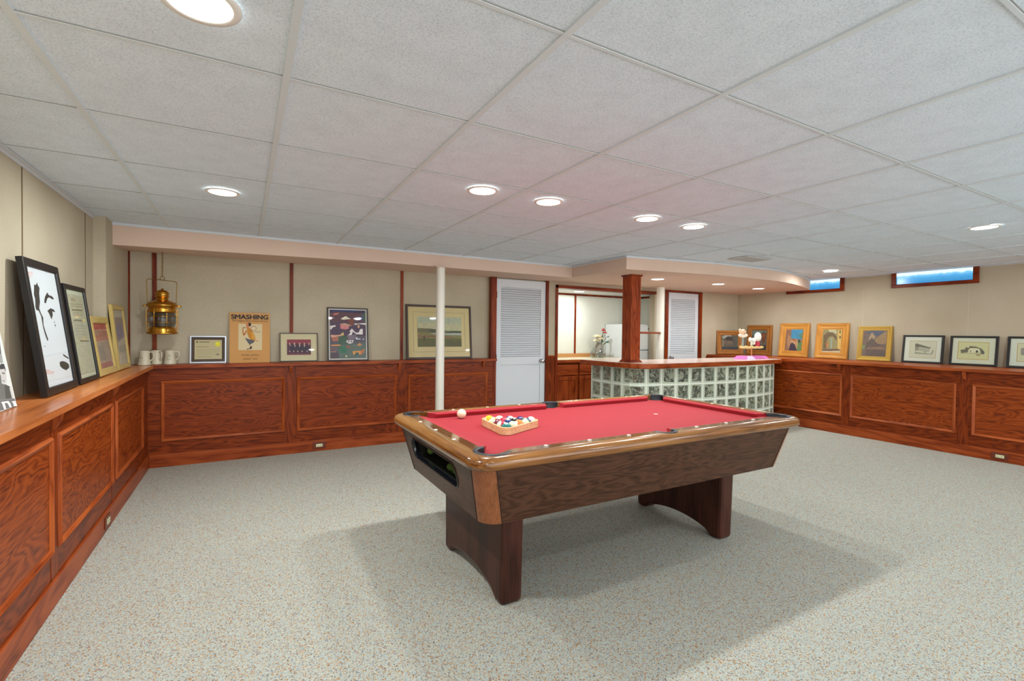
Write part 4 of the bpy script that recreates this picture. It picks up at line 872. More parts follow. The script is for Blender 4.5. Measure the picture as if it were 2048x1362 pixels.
# ------------------------------------------------------------------ pool table
CX, CY, ZR = 2.018, 2.435, .7955
pt = tag(empty('pool_table', (CX, CY, 0)), 'walnut pool table with red cloth standing in the middle of the carpet', 'pool table')
HX, HY = 1.190, .655           # rail outer half size
IX, IY = 1.068, .545           # inner edge of the wood rail
POCK = [(sx*1.050, sy*.535, .068) for sx in (-1, 1) for sy in (-1, 1)] + [(0, sy*.556, .052) for sy in (-1, 1)]
def ray_rect(c, s, hx, hy):
    return min(hx/abs(c) if abs(c) > 1e-9 else 1e9, hy/abs(s) if abs(s) > 1e-9 else 1e9)
def ray_circ(c, s, px, py, r):
    b_ = c*px+s*py; d = b_*b_-(px*px+py*py-r*r)
    return None if d < 0 or b_ < 0 else (b_-math.sqrt(d), b_+math.sqrt(d))
def ray_round(c, s, hx, hy, r):
    t = ray_rect(c, s, hx, hy); x, y = abs(c*t), abs(s*t)
    if x > hx-r and y > hy-r:
        q = ray_circ(abs(c), abs(s), hx-r, hy-r, r); t = q[1] if q else t
    return t
angs = set(2*math.pi*k/480 for k in range(480))
for (px, py, r) in POCK:                      # extra samples round the pockets
    a0 = math.atan2(py, px); w_ = 1.3*r/math.hypot(px, py)
    for k in range(-24, 25): angs.add((a0+w_*k/24) % (2*math.pi))
angs = sorted(angs)
def loopf(f, z): return [((t := f(math.cos(a), math.sin(a)))*math.cos(a), t*math.sin(a), z) for a in angs]
def wood_in(c, s):
    t = ray_rect(c, s, IX, IY)
    for (px, py, r) in POCK:
        q = ray_circ(c, s, px, py, r+.004)
        if q and q[1] > t and q[0] < t+.02: t = max(t, q[1])
    return t
def bed_out(c, s):
    t = ray_rect(c, s, IX, IY)
    for (px, py, r) in POCK:
        q = ray_circ(c, s, px, py, r-.022)
        if q and q[0] < t: t = q[0]
    return t
def outer(ins, r=.10): return lambda c, s: ray_round(c, s, HX-ins, HY-ins, r-ins*.5)
loops = [loopf(wood_in, ZR-.063), loopf(wood_in, ZR)] + [loopf(outer(i_), ZR-d_) for i_, d_ in ((.045, .000), (.025, .002), (.010, .009), (.002, .022), (0, .036), (.004, .050), (.014, .060), (.025, .063), (.038, .064))]
rm = MB(); n = len(angs)
for k in range(len(loops)-1):
    for i in range(n):
        j = (i+1) % n; c, s = abs(math.cos(angs[i])), abs(math.sin(angs[i]))
        rm.add([loops[k][i], loops[k][j], loops[k+1][j], loops[k+1][i]], [(0, 1, 2, 3)], smooth=k > 0, mat=1 if c*HY > s*HX else 0)
rm.build('rail', [rail_wood['x'], rail_wood['y']], pt, weld=True)
bm_ = MB(); top = loopf(bed_out, ZR-.034); bot = loopf(bed_out, ZR-.075); bm_.loft([bot, top], False); bm_.add([(0, 0, ZR-.034)]+top, [(0, i+1, (i+1) % n+1) for i in range(n)]); bm_.build('bed_cloth', M_CLOTH, pt)
def cushion(u0, u1, w0, w1, side, j0, j1):
    # side: 'y+','y-','x+','x-'; u along, w outwards distance: w1 wood edge, w0 nose
    def P(u, w_, z):
        return {'y+': (u, w_, z), 'y-': (u, -w_, z), 'x+': (w_, u, z), 'x-': (-w_, u, z)}[side]
    m = MB(); prof = [(w1, ZR-.0005), (w0+.006, ZR-.005), (w0, ZR-.009), (w0+.003, ZR-.016), (w0+.014, ZR-.034), (w1, ZR-.034)]
    la = []
    for (w_, z) in prof: f = (w1-w_)/(w1-w0); la.append((u0+f*j0, w_, z))
    lb2 = []
    for (w_, z) in prof: f = (w1-w_)/(w1-w0); lb2.append((u1-f*j1, w_, z))
    A = [P(*q) for q in la]; B = [P(*q) for q in lb2]; k = len(A)
    m.add(A+B, [tuple(range(k-1, -1, -1)), tuple(range(k, 2*k))]+[(i, (i+1) % k, k+(i+1) % k, k+i) for i in range(k)])
    m.build('cushion', M_CLOTH, pt)
NX, NY = 1.020, .497
for sd in ('y+', 'y-'):
    cushion(-.975, -.066, NY, IY+.002, sd, .048, .014); cushion(.066, .975, NY, IY+.002, sd, .014, .048)
for sd in ('x+', 'x-'): cushion(-.462, .462, NX, IX+.002, sd, .048, .048)
for (px, py, r) in POCK:
    a0 = math.degrees(math.atan2(py, px)) if px else (90 if py > 0 else -90); half = 112 if px else 92
    lo_ = []
    for rr, z in ((r-.001, ZR-.004), (r+.001, ZR+.003), (r+.017, ZR+.0035), (r+.020, ZR-.001)):
        lo_.append([(px+rr*math.cos(R(a0-half+2*half*k/30)), py+rr*math.sin(R(a0-half+2*half*k/30)), z) for k in range(31)])
    m = MB(); m.loft(lo_, True, closed=False)
    lo2 = [[(px+rr*math.cos(R(a0-half+2*half*k/30)), py+rr*math.sin(R(a0-half+2*half*k/30)), z) for k in range(31)] for rr, z in ((r+.001, ZR-.001), (r, ZR-.035), (r-.010, ZR-.062))]
    m.loft(lo2, True, closed=False); m.lathe([(r-.008, ZR-.064), (.001, ZR-.0645)], (px, py, 0), 24, cap=False)
    m.build('pocket', flat('22242a', .45), pt)
for sx in (-1, 1):
    for k in (-.2575, 0, .2575):
        m = MB(); m.lathe([(.001, ZR+.0012), (.0100, ZR+.001), (.0104, ZR-.001)], (sx*1.115, k+0.012, 0), 12, cap=False); m.build('diamond', flat('e8e4d8', .3), pt)
for sy in (-1, 1):
    for k in (-3, -2, -1, 1, 2, 3):
        m = MB(); m.lathe([(.001, ZR+.0012), (.0100, ZR+.001), (.0104, ZR-.001)], (k*.2592, sy*(.590 if sy > 0 else .556), 0), 12, cap=False); m.build('diamond', flat('e8e4d8', .3), pt)
m = MB(); m.lathe([(.001, 0), (.016, 0)], (.51, 0, ZR-.0335), 16, cap=False); m.build('foot_spot', flat('e8b0a8', .8), pt)
# tapering body
ZT, ZB2 = ZR-.066, .462
def body_pt(a, z):
    f = (ZT-z)/(ZT-ZB2); hx = 1.150-.065*f; hy = .610-.065*f; r = .085
    t = ray_round(math.cos(a), math.sin(a), hx, hy, r); return (t*math.cos(a), t*math.sin(a), z)
def on_arc(hx, hy, r, sx, sy, k): a = R(90*k); return math.atan2(sy*(hy-r+r*math.sin(a)), sx*(hx-r+r*math.cos(a)))
def bodypoint(kind, sx, sy, t, z):
    f = (ZT-z)/(ZT-ZB2); hx = 1.150-.065*f; hy = .610-.065*f; r = .085
    if kind == 'corner': a = R(90*t); return (sx*(hx-r+r*math.cos(a)), sy*(hy-r+r*math.sin(a)), z)
    if kind == 'side': return ((hx-r)*t, sy*hy, z)
    if kind == 'end': return (sx*hx, (hy-r)*t, z)
zs = [ZB2, ZT]
for sx in (-1, 1):
    for sy in (-1, 1):
        m = MB(); m.loft([[bodypoint('corner', sx, sy, k/10, z) for k in range(11)] for z in zs], True, closed=False); m.build('corner_post', post_wood, pt)
        m = MB()
        for kk in (0, 1):
            p0, p1 = Vector(bodypoint('corner', sx, sy, kk, ZB2)), Vector(bodypoint('corner', sx, sy, kk, ZT)); o_ = Vector((sx*.001, sy*.001, 0)); m.tube([p0+o_, p1+o_], .0022, 6)
        m.build('seam', flat('201410', .6), pt)
for sy in (-1, 1):
    m = MB(); m.add([bodypoint('side', 1, sy, t, z) for z in zs for t in (-1, 1)], [(0, 1, 3, 2)]); m.build('side_panel', walnut['x'], pt)
m = MB(); m.add([bodypoint('end', 1, 1, t, z) for z in zs for t in (-1, 1)], [(0, 1, 3, 2)]); m.build('end_panel', walnut['y'], pt)
# left end panel with the ball return opening
oy0, oy1, oz0, oz1, orr = -.315, .375, .565, .690, .05
def xe(z): return -(1.150-.065*(ZT-z)/(ZT-ZB2))
cyo, czo = (oy0+oy1)/2, (oz0+oz1)/2
def hole(a, grow=0):
    c, s = math.cos(a), math.sin(a); t = ray_round(c, s, (oy1-oy0)/2+grow, (oz1-oz0)/2+grow, orr+grow); return (cyo+t*c, czo+t*s)
def outp(a):
    c, s = math.cos(a), math.sin(a); lim = []
    fz = lambda y, z: 0
    t = 1e9
    if c > 0: t = min(t, (.500-cyo)/c)
    if c < 0: t = min(t, (-.500-cyo)/c)
    if s > 0: t = min(t, (ZT-czo)/s)
    if s < 0: t = min(t, (ZB2-czo)/s)
    return (cyo+t*c, czo+t*s)
AA = sorted(set([2*math.pi*k/96 for k in range(96)] + [math.atan2(z-czo, y-cyo) % (2*math.pi) for y in (-.5, .5) for z in (ZT, ZB2)] + [math.atan2(s*(oz1-oz0)/2-0*s, c*(oy1-oy0)/2) % (2*math.pi) for s in (-1, 1) for c in (-1, 1, -.86, .86, -.93, .93)]))
hl = [hole(a) for a in AA]; ol = [outp(a) for a in AA]
def hyf(y, z): return y*(1+ (0 if abs(y) < .49 else (.525-.065*(ZT-z)/(ZT-ZB2)-.5)/.5))
m = MB(); m.loft([[(xe(z), hyf(y, z), z) for y, z in ol], [(xe(z), y, z) for y, z in hl]], False)
m.build('end_panel', walnut['y'], pt)
m = MB(); m.loft([[(xe(z)+dx, y, z) for y, z in [hole(a, gr) for a in AA]] for dx, gr in ((-.002, .004), (-.006, 0), (.0, -.004), (.03, -.004))], True); m.build('opening_trim', flat('14161c', .12), pt)
m = MB(); m.loft([[(xe(z)+dx, y, z) for y, z in hl] for dx in (.03, .34)], False, False, True); m.build('ball_return', flat('16180e', .8), pt)
m = MB()
for bx, by, bz, br in ((-1.05, .33, .665, .022), (-1.04, .315, .635, .026), (-1.04, .30, .605, .024), (-1.02, .02, .575, .030), (-1.02, -.06, .572, .028), (-1.02, -.14, .572, .026), (-1.02, -.21, .572, .024)): m.ball((bx, by, bz), br, 12, 8, (.7, 1.5, .7))
m.build('green_lining', flat('5e8a3c', .7), pt)['kind'] = 'stuff'
m = MB(); m.add(rect_loop(1.084, .544, .085, ZB2+.001), [tuple(range(36))]); m.build('underside', flat('2a2018', .8), pt)
def leg(xc):
    m = MB(); hy_t, hy_b, hx = .385, .372, .060
    prof = [(-hy_b, 0), (-hy_b+.075, 0)]
    for k in range(1, 12): t = k/12; prof.append((-hy_b+.075+(2*hy_b-.15)*t, .072*math.sin(math.pi*t)**.55))
    prof += [(hy_b-.075, 0), (hy_b, 0), (hy_t, .47), (-hy_t, .47)]
    yo = -.055
    m.prism(prof, -hx, hx, tf=lambda y, z, x: (xc+x, y+yo, z))
    m.build('leg', walnut_dark['z'], pt, .022)
    for s in (-1, 1):
        m = MB(); m.lathe([(.02, 0), (.02, .012)], (xc, yo+s*(hy_b-.045), 0), 14); m.build('foot_pad', M_BLACK, pt)
leg(-.878); leg(.712)
# ------------------------------------------------------------------ balls and rack
ZBED = ZR-.034
def ball_mat(h, stripe):
    m, nt, b = newmat('ball_'+h)
    tc = N(nt, 'ShaderNodeTexCoord'); sp = N(nt, 'ShaderNodeSeparateXYZ'); nt.links.new(tc.outputs['Object'], sp.inputs[0])
    ab = N(nt, 'ShaderNodeMath', operation='ABSOLUTE'); nt.links.new(sp.outputs['Z'], ab.inputs[0])
    lt = N(nt, 'ShaderNodeMath', operation='LESS_THAN'); lt.inputs[1].default_value = .016; nt.links.new(ab.outputs[0], lt.inputs[0])
    gx = N(nt, 'ShaderNodeMath', operation='ABSOLUTE'); nt.links.new(sp.outputs['X'], gx.inputs[0])
    gt = N(nt, 'ShaderNodeMath', operation='GREATER_THAN'); gt.inputs[1].default_value = .0276; nt.links.new(gx.outputs[0], gt.inputs[0])
    m1 = N(nt, 'ShaderNodeMix', data_type='RGBA'); m1.inputs['A'].default_value = s2l('ece4cc') if stripe else s2l(h); m1.inputs['B'].default_value = s2l(h); nt.links.new(lt.outputs[0], m1.inputs['Factor'])
    m2 = N(nt, 'ShaderNodeMix', data_type='RGBA'); m2.inputs['B'].default_value = s2l('ece4cc'); nt.links.new(m1.outputs['Result'], m2.inputs['A']); nt.links.new(gt.outputs[0], m2.inputs['Factor'])
    nt.links.new(m2.outputs['Result'], b.inputs['Base Color']); b.inputs['Roughness'].default_value = .08; b.inputs['Coat Weight'].default_value = .5
    return m
BR = .0305
cue = MB(); cue.ball((0, 0, 0), BR, 28, 18); co = cue.build('cue_ball', flat('f0e2c4', .1, coat=.5)); co.location = (1.232, 2.862, ZBED+BR+.0008)
tag(co, 'cream cue ball resting near the far left rail of the red table', 'ball')
rk = tag(empty('ball_rack', (1.352, 2.445, ZBED+.0006), (0, 0, R(-4))), 'pale wooden triangle rack lying on the red cloth', 'rack')
def tri(rad, rc, n=6):
    out = []
    for k in range(3):
        a = R(120*k); c = Vector((rad*math.cos(a), rad*math.sin(a)))
        for q in range(n+1): b_ = a-R(60)+R(120)*q/n; out.append((c.x+rc*math.cos(b_), c.y+rc*math.sin(b_)))
    return out
o_in, o_out = tri(.146, .0318), tri(.146, .0430)
m = MB(); m.loft([[(x, y, z) for x, y in q] for q, z in ((o_in, 0.0005), (o_in, .042), (o_out, .042), (o_out, 0.0005), (o_in, 0.0005))], False); m.build('triangle_frame', wood('pale_beech', 'f0cca0', 'e8be90', 'cc9c6c', 'x', rings=4), rk, .002)
BALLS = [('e8b820', 0, 'yellow'), ('e8a83c', 1, 'yellow striped'), ('7c2432', 0, 'maroon'), ('c02838', 1, 'red striped'), ('1c6e6a', 0, 'teal green'),
         ('d8b024', 1, 'gold striped'), ('c8283c', 0, 'red'), ('20306c', 0, 'navy blue'), ('e0d8b8', 0, 'ivory'),
         ('2c4888', 1, 'blue striped'), ('181818', 0, 'black'), ('e07830', 0, 'orange'), ('3c2860', 0, 'purple'), ('206a50', 1, 'green striped'), ('4a3078', 1, 'purple striped')]
WH = ['at the far end of the rack row nearest the left rail', 'second from the far end in the left rack row', 'in the middle of the left rack row', 'fourth from the far end in the left rack row', 'at the rack corner closest to the camera',
      'at the far end of the four-ball rack row', 'second from the far end in the four-ball row', 'third from the far end in the four-ball row', 'at the near end of the four-ball rack row',
      'at the far end of the three-ball rack row', 'in the middle of the three-ball rack row', 'at the near end of the three-ball rack row', 'on the far side of the two-ball row', 'on the near side of the two-ball row', 'alone at the rack tip pointing to the bar']
bmats = {}
idx = 0; proto = None; cr_, sr_ = math.cos(R(-4)), math.sin(R(-4))
for col in range(5):
    for row in range(5-col):
        lx = -.0722 + col*.0541; ly = (2-col/2-row)*.0625
        h, sp_, nm = BALLS[idx]
        if (h, sp_) not in bmats: bmats[(h, sp_)] = ball_mat(h, sp_)
        m = MB(); m.ball((0, 0, 0), BR, 24, 16); o = m.build('billiard_ball', bmats[(h, sp_)])
        o.location = (1.352+lx*cr_-ly*sr_, 2.445+lx*sr_+ly*cr_, ZBED+BR+.0008); o.rotation_euler = (R(37*idx), R(61*idx+20), R(83*idx))
        tag(o, nm+' billiard ball '+WH[idx], 'ball', 'billiard balls in the wooden triangle'); idx += 1
# ------------------------------------------------------------------ pictures
def art_mesh(name, key, w_, h_, x0, z0, y, bg, parent, mats_rough=.7, painted=False):
    m = MB(); mats = [bg]; idx = {}
    m.box((x0, y, z0), (x0+w_, y+.0015, z0+h_), mat=0)
    if key:
        yy = y
        for (c, pts) in ART[key]:
            if c not in idx: idx[c] = len(mats); mats.append(paint(c, .2) if painted else flat(c, mats_rough))
            yy -= .00008
            bad = False
            P = [(x0+u*w_, yy, z0+v*h_) for u, v in pts]
            m.add(P, [tuple(range(len(P)))], mat=idx[c])
    o = m.build(name, mats, parent)
    return o
def ring(mb, w_, h_, b_, prof, mh=0, mv=1, x0=None):
    # mitred frame bars; prof: list of (inset fraction 0..1, forward y) ; front faces -y
    loops = []
    for fr_, y in prof:
        i_ = fr_*b_; loops.append([(-w_/2+i_, y, i_), (w_/2-i_, y, i_), (w_/2-i_, y, h_-i_), (-w_/2+i_, y, h_-i_)])
    for k in range(len(loops)-1):
        for i in range(4):
            j = (i+1) % 4; mb.add([loops[k][i], loops[k][j], loops[k+1][j], loops[k+1][i]], [(0, 1, 2, 3)], mat=mh if i % 2 == 0 else mv)
def place(side, s, dep, z, t, extra=0.0):
    if side == 'y': return (s, YBU-dep, z), (-t, 0, extra)
    if side == 'x-': return (XLU+dep, s, z), (-t, 0, R(90)+extra)
    return (XRU-dep, s, z), (-t, 0, R(-90)+extra)
def picture(name, label, side, s, w_, h_, t, dep, z, border, fmats, prof=None, mat_c=None, mat_w=0.0, line=None, key=None, bg='d0d0c8', th=.022, glassy=True, extra=0.0, group=None, cat='picture', rough=.7, loc=None, art_rect=None):
    z = z+th*math.sin(t)+(.0036 if side == 'x-' else .0006); l, rot = place(side, s, dep, z, t, extra); painted = key in ('green', 'red', 'pale', 'team', 'town', 'land', 'arch', 'ruin', 'dusk', 'cart', 'portrait')
    if loc: l = loc
    root = tag(empty(name, l, rot), label, cat, group); root.rotation_mode = 'XYZ'
    m = MB(); prof = prof or [(0, th), (0, 0), (.08, -.002), (.9, -.002), (1, .004), (1, .012)]
    ring(m, w_, h_, border, prof); m.build('frame', fmats, root)
    m = MB(); m.box((-w_/2+.002, th*.6, .002), (w_/2-.002, th, h_-.002)); m.build('backing', flat('4a3626', .8), root)
    aw, ah = w_-2*border, h_-2*border
    y = .010
    if mat_w:
        m = MB(); m.box((-aw/2, y, border), (aw/2, y+.002, border+ah)); mb_ = m.build('mat_board', flat(mat_c, .8), root)
        if line:
            mw = mat_w*.72; m = MB(); lw = .0025
            for a, b_ in (((-aw/2+mw, y-.0006, border+mw), (aw/2-mw, y, border+mw+lw)), ((-aw/2+mw, y-.0006, border+ah-mw-lw), (aw/2-mw, y, border+ah-mw)), ((-aw/2+mw, y-.0006, border+mw), (-aw/2+mw+lw, y, border+ah-mw)), ((aw/2-mw-lw, y-.0006, border+mw), (aw/2-mw, y, border+ah-mw))): m.box(a, b_)
            m.build('mat_line', flat(line, .7), root)
        aw2, ah2 = aw-2*mat_w, ah-2*mat_w
        if art_rect: (ax, az, aw2, ah2) = art_rect; ax = -aw/2+ax*aw; az = border+az*ah; aw2 *= aw; ah2 *= ah
        else: ax, az = -aw2/2, border+mat_w
        art_mesh('print', key, aw2, ah2, ax, az, y-.003, paint(bg, .2) if painted else flat(bg, rough), root, painted=painted)
    else: art_mesh('print', key, aw, ah, -aw/2, border, y, paint(bg, .2) if painted else flat(bg, rough), root, painted=painted)
    if glassy:
        m = MB(); m.add([(-aw/2, .004, border), (aw/2, .004, border), (aw/2, .004, border+ah), (-aw/2, .004, border+ah)], [(0, 1, 2, 3)]); m.build('glass_pane', M_PANE, root, keep=True)
    return root
blk = [flat('100e10', .42), flat('100e10', .42)]
pine = [wood('pine_frame_x', 'd8a050', 'cc9040', 'a87030', 'x', rings=4), wood('pine_frame_z', 'd8a050', 'cc9040', 'a87030', 'z', rings=4)]
pined = [wood('brown_frame_x', 'b07838', 'a06830', '805024', 'x', rings=4), wood('brown_frame_z', 'b07838', 'a06830', '805024', 'z', rings=4)]
gold = [wood('gold_frame_x', 'c4a450', 'b89444', '967634', 'x', rings=3), wood('gold_frame_z', 'c4a450', 'b89444', '967634', 'z', rings=3)]
straw = [wood('straw_frame_x', 'c8b070', 'b8a060', '9c8448', 'x', rings=3), wood('straw_frame_z', 'c8b070', 'b8a060', '9c8448', 'z', rings=3)]
# left wall ledge
picture('ink_print', 'tall black framed white print with black ink shapes leaning on left wall', 'x-', 3.600, .532, .726, .130, .149, zleft(3.60), .042, blk, key='ink', bg='c8ced2', th=.026)
picture('certificate_print', 'narrow black framed greyish-green document leaning beside the ink print', 'x-', 4.142, .450, .632, .130, .149, zleft(4.14), .030, blk, mat_c='b4b8a0', mat_w=.028, key='green', bg='a4a48c', th=.024)
picture('red_poster', 'straw wood framed poster with faded red block leaning on left wall', 'x-', 4.664, .510, .436, .150, .149, zleft(4.66), .05, straw, key='red', bg='b0988a', glassy=True)
picture('pale_print', 'light framed pale print nearest the back corner on left ledge', 'x-', 5.176, .443, .538, .098, .154, zleft(5.17), .04, straw, key='pale', bg='b8b09c')
ph = tag(empty('photo_poster', (XLU+.11, 2.90, zleft(2.9)+.004), (-R(9), 0, R(90))), 'unframed black and white photo poster at the near end of left ledge', 'poster')
PW, PH = .44, .40
m = MB(); m.box((-PW+.18, .0015, 0), (.18, .006, PH)); m.build('board', flat('dcdcd8', .8), ph)
art_mesh('print', 'bw', PW, PH, -PW+.18, 0, 0, flat('d8dcd8', .6), ph)
# back wall ledge
alu = [flat('b4b8c0', .35, metal=.6)]*2
picture('certificate', 'small silver framed certificate with yellow seal on back ledge', 'y', -.316, .313, .275, .102, .053, ZL, .014, alu, mat_c='352c2c', mat_w=.026, key='cert', bg='c4b88c', th=.015)
sm = tag(empty('tennis_poster', (.053, YBU-.079, ZL), (-.104, 0, 0)), 'tan unframed poster headed SMASHING with a tennis player', 'poster')
m = MB(); m.box((-.185, .0015, 0), (.185, .008, .522)); m.build('board', flat('d8a868', .8), sm)
art_mesh('print', 'smash', .370, .522, -.185, 0, 0, flat('c8924e', .6), sm)
text_mesh('SMASHING', .066, flat('18121a', .6), sm, (0, -.0065, .455), bold=.0026, xs=1.07)
text_mesh('The Virginia Slims Tennis Circuit', .024, flat('5c3c1c', .6), sm, (0, -.0065, .428), xs=1.03)
picture('team_photo', 'cream matted team photograph in thin dark frame leaning on back wall', 'y', .525, .384, .313, .116, .061, ZL, .010, [flat('4a3c2c', .4)]*2, mat_c='cdc49e', mat_w=.062, key='team', bg='6a2438', th=.018)
picture('village_poster', 'black framed colourful village picture leaning on back wall', 'y', 1.039, .448, .607, .107, .089, ZL, .013, blk, mat_c='d8d0c4', mat_w=.013, key='town', bg='54505c', th=.02)
picture('landscape_print', 'large dark brown framed landscape print behind the slim column', 'y', 2.147, .864, .676, .101, .093, ZL, .026, [flat('3a2418', .4)]*2, mat_c='cdbd8a', mat_w=.088, line='4a4434', key='land', bg='8c8c5c', th=.022, art_rect=(.142, .205, .716, .60))
# right wall ledge
wide = [(0, .035), (0, 0), (.05, -.006), (.25, -.006), (.55, .006), (.8, .004), (.86, .010), (1, .012), (1, .02)]
picture('oil_painting', 'brown framed dark painting of a cart behind the toy carousel', 'y', 0, .46, .42, .10, 0, ZL, .085, pined, prof=wide, key='cart', bg='4a4438', th=.035, glassy=False, extra=R(-31), loc=(7.500, 5.500, ZL+.004))
picture('oil_painting', 'brown framed upright painting right behind the toy carousel', 'x+', 5.206, .455, .520, .06, .060, ZL-.002, .09, pined, prof=wide, key='portrait', bg='5a6058', th=.035, glassy=False)
picture('oil_painting', 'orange wood framed painting of a street under blue sky', 'x+', 4.593, .474, .548, .119, .090, ZL-.002, .10, pine, prof=wide, key='arch', bg='8a6a50', th=.035, glassy=False)
picture('oil_painting', 'largest orange wood framed painting of yellow ruins', 'x+', 4.014, .462, .544, .108, .084, ZL-.002, .095, pine, prof=wide, key='ruin', bg='90885c', th=.035, glassy=False)
picture('oil_painting', 'gold framed dusky brown painting next to the black frames', 'x+', 3.446, .421, .493, .115, .082, ZL, .062, gold, prof=wide, key='dusk', bg='6c5c50', th=.035, glassy=False)
picture('pencil_drawing', 'black framed drawing of a barn with a sloping roof', 'x+', 2.888, .441, .373, .137, .076, ZL, .024, blk, mat_c='ccd2ba', mat_w=.001, key='barn', bg='ccd4c4')
picture('pencil_drawing', 'black framed drawing of a low round house below window', 'x+', 2.381, .447, .368, .126, .072, ZL, .024, blk, mat_c='ccd2ba', mat_w=.001, key='house', bg='c8d0b8')
picture('pencil_drawing', 'black framed drawing cut off by the right edge of photo', 'x+', 1.855, .447, .368, .126, .072, ZL, .024, blk, mat_c='ccd2ba', mat_w=.001, key='street', bg='c8d2c0')
# ------------------------------------------------------------------ lantern
LX, LY = -.667, 5.50
la = tag(empty('ship_lantern', (LX, LY, 1.268)), 'brass ship lantern with ribbed glass hanging in the back left corner', 'lantern')
B = lambda n, m, mat=M_BRASS, bv=0: m.build(n, mat, la)
m = MB(); m.lathe([(.02, 0), (.118, 0), (.122, .006), (.122, .014), (.108, .030), (.112, .040), (.096, .062), (.092, .070), (.02, .072)], n=32); B('base', m)
m = MB(); m.lathe([(.088, .072), (.092, .076)] + [(.094+.004*(k % 2)+.010*math.sin(math.pi*k/24), .080+.118*k/24) for k in range(25)] + [(.088, .200)], n=32, cap=False); B('lens', m, M_LENS)
m = MB(); m.lathe([(.03, .072), (.032, .10), (.018, .14), (.016, .19)], n=16); B('burner', m, flat('8a8478', .5))
m = MB(); m.lathe([(.03, .198), (.108, .200), (.112, .212), (.100, .228), (.112, .250), (.126, .262), (.128, .268), (.104, .292), (.062, .312), (.050, .318), (.050, .322)], n=32); B('shoulder', m)
m = MB(); m.lathe([(.044, .318), (.050, .346), (.056, .350), (.051, .354), (.051, .376), (.056, .380), (.052, .386), (.038, .404), (.018, .410), (.010, .414), (.008, .424), (.001, .426)], n=28); B('chimney', m)
m = MB()
for k in range(8):
    a = R(45*k+22); m.tube([(.112*math.cos(a), .112*math.sin(a), .03), (.124*math.cos(a), .124*math.sin(a), .045), (.124*math.cos(a), .124*math.sin(a), .225), (.112*math.cos(a), .112*math.sin(a), .24)], .0025, 6)
for z in (.11, .165): m.tube([(.124*math.cos(R(10*k)), .124*math.sin(R(10*k)), z) for k in range(36)], .0022, 6, closed=True)
B('guard_wire', m)
m = MB()
for s in (-1, 1): m.box((s*.118-.018, -.01, .255), (s*.118+.018, .01, .268)); m.ball((s*.138, 0, .262), .010, 10, 6)
B('lug', m)
m = MB(); m.tube([(-.112, 0, .268), (-.114, 0, .36), (-.118, 0, .49), (-.112, 0, .503), (-.10, 0, .508), (0, 0, .503), (.098, 0, .494), (.108, 0, .488), (.112, 0, .475), (.108, 0, .36), (.106, 0, .268)], .0032, 8); m.build('bail_handle', flat('8a6a34', .35, metal=1.0), la)
ch = tag(empty('hanging_chain', (LX, LY, 1.77)), 'thin brass chain holding the ship lantern from the beam', 'chain')
m = MB(); m.tube([(.018*math.cos(R(20*k)), 0, .018+.018*math.sin(R(20*k))) for k in range(18)], .003, 6, closed=True); m.build('ring', flat('7a6038', .4, metal=1.0), ch)
m = MB(); z = .036; k = 0
while z < 2.048-1.77-.004:
    pts = []
    for q in range(12):
        a = 2*math.pi*q/12; u, v = .0068*math.cos(a), .0125*math.sin(a); pts.append((u, 0, z+v) if k % 2 else (0, u, z+v))
    m.tube(pts, .0021, 5, closed=True); z += .0185; k += 1
m.build('chain_link', flat('8a7040', .4, metal=1.0), ch)['kind'] = 'stuff'
# ------------------------------------------------------------------ steins
def stein(x, y, rz, label, deco):
    root = tag(empty('beer_stein', (x, y, ZL+.0008), (0, 0, rz)), label, 'mug', 'white steins in the back left corner'); root.scale = (1, 1, 1.2)
    m = MB(); m.lathe([(.001, 0), (.052, 0), (.053, .005), (.050, .012), (.0455, .030), (.0415, .062), (.0395, .100), (.0405, .104), (.0405, .110), (.0385, .112), (.036, .110), (.036, .095), (.040, .030), (.001, .012)], n=28, cap=False); m.build('body', flat('cfc6ae', .35), root)
    m = MB(); m.tube([(.038, 0, .098), (.058, 0, .102), (.072, 0, .096), (.075, 0, .070), (.068, 0, .046), (.045, 0, .030)], .0058, 8); m.build('handle', flat('cfc6ae', .35), root)
    m = MB(); random.seed(deco)
    for k in range(9):
        a = R(-90+random.uniform(-26, 26)); z = .055+random.uniform(-.018, .02); r = .0452; w_ = R(random.uniform(4, 8)); h_ = random.uniform(.004, .010)
        m.add([(r*math.cos(a-w_), r*math.sin(a-w_), z-h_), (r*math.cos(a), r*math.sin(a), z-h_*.4), (r*math.cos(a+w_), r*math.sin(a+w_), z+h_), (r*math.cos(a), r*math.sin(a), z+h_*.3)], [(0, 1, 2, 3)])
    m.build('emblem', flat('4c6454', .5), root)
stein(-.818, 5.600, R(-8), 'white stein closest to the corner, in front of another stein', 1)
stein(-.738, 5.697, R(-50), 'white stein half hidden behind the corner stein', 2)
stein(-.628, 5.665, R(-4), 'white stein standing alone below the brass lantern', 3)
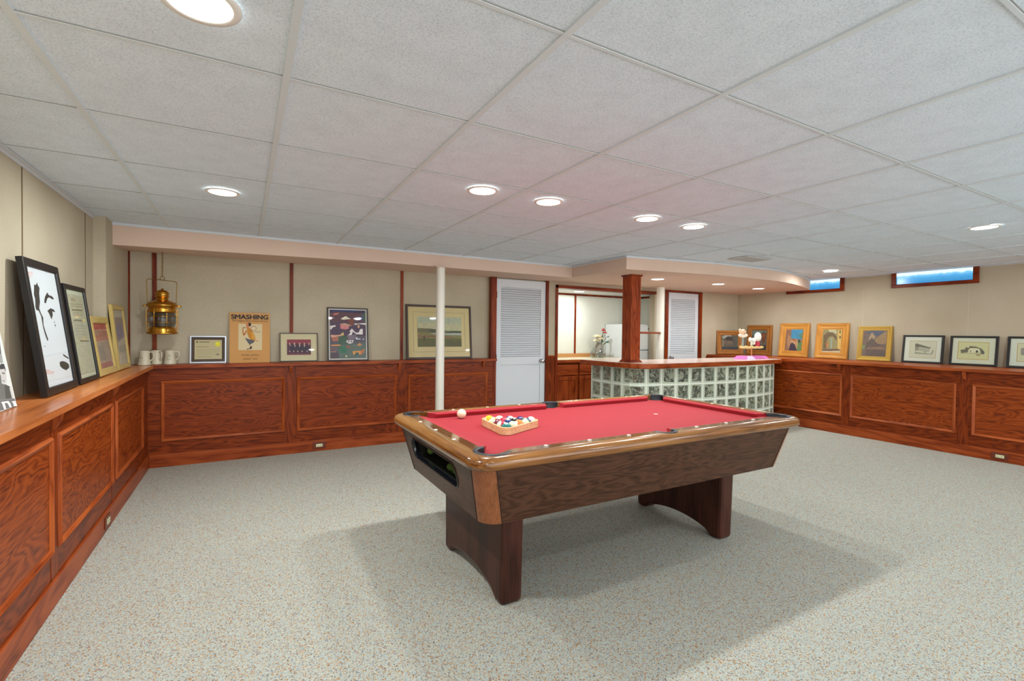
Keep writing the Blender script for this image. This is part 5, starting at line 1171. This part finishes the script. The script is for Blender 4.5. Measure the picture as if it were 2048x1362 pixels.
# ------------------------------------------------------------------ outlets
def outlet(side, u, z, label):
    if side == 'y': l, r = (u, YBF-.0005, z), 0
    elif side == 'x-': l, r = (XLF+.0005, u, z), R(90)
    else: l, r = (XRF-.0005, u, z), R(-90)
    root = tag(empty('power_outlet', l, (0, 0, r)), label, 'outlet')
    box('cover_plate', (-.068, -.006, -.038), (.068, 0, .038), flat('6a2c18', .35), root, .003)
    box('receptacle', (-.034, -.010, -.016), (.034, -.006, .016), flat('d8d8b0', .4), root, .002)
    m = MB()
    for s in (-1, 1): m.box((s*.017-.006, -.0106, -.006), (s*.017-.004, -.0099, .006)); m.box((s*.017+.004, -.0106, -.006), (s*.017+.006, -.0099, .006))
    m.build('slot', flat('2a2a28', .6), root)
outlet('y', .718, .064, 'ivory outlet on brown plate in the back baseboard')
outlet('x-', 3.99, .064, 'ivory outlet on brown plate in the left baseboard')
outlet('x+', 1.894, .060, 'ivory outlet on brown plate in the right baseboard')
# ------------------------------------------------------------------ light fixtures
M_LED = flat('fff8ec', .5, emit=9.0)
def downlight(x, y, z, label, group):
    root = tag(empty('downlight', (x, y, z)), label, 'ceiling light', group)
    m = MB(); m.lathe([(.078, -.0045), (.080, -.006), (.098, -.004), (.100, 0), (.078, .0)], n=36, cap=False); m.build('trim_ring', flat('f0f0ec', .4), root)
    m = MB(); m.lathe([(.001, -.0035), (.079, -.0035), (.079, 0)], n=36, cap=False); m.build('lens', M_LED, root)
CL = ['large round ceiling light cut off by the top edge', 'round ceiling light nearest the left wall and back beam', 'leftmost round light of the four above the pool table', 'second round light from the left above the pool table', 'third round light from the left above the pool table', 'rightmost round light of the four above the pool table', 'round ceiling light in front of the small left high window']
for (x, y), l in zip(CEIL_LIGHTS, CL): downlight(x, y, ZC-.0005, l, 'round lights in the tile ceiling')
SL = ['round light under the bulkhead nearest the wooden post', 'middle round light under the bulkhead above the bar', 'round light at the curved end of the bar bulkhead']
for (x, y), l in zip(SOFFIT_LIGHTS, SL): downlight(x, y, ZS, l, 'round lights under the bulkhead')
for (x, y) in ROOM_LIGHTS: downlight(x, y, 1.966, 'round light in the alcove ceiling behind the bar', None)
BL = ['added round fill light right above the camera position', 'added round fill light to the right of the camera, second row back', 'added round fill light between pool table and right wall', 'added round fill light close to the right wall outside the picture', 'added round fill light behind the camera nearest the left wall', 'rearmost added round fill light behind the camera', 'added round fill light in the far right rear of the room']
for (x, y), l in zip(FILL_LIGHTS, BL): downlight(x, y, ZC-.0005, l, 'round lights in the tile ceiling')  # fixtures for the added fill lamps

m = MB()
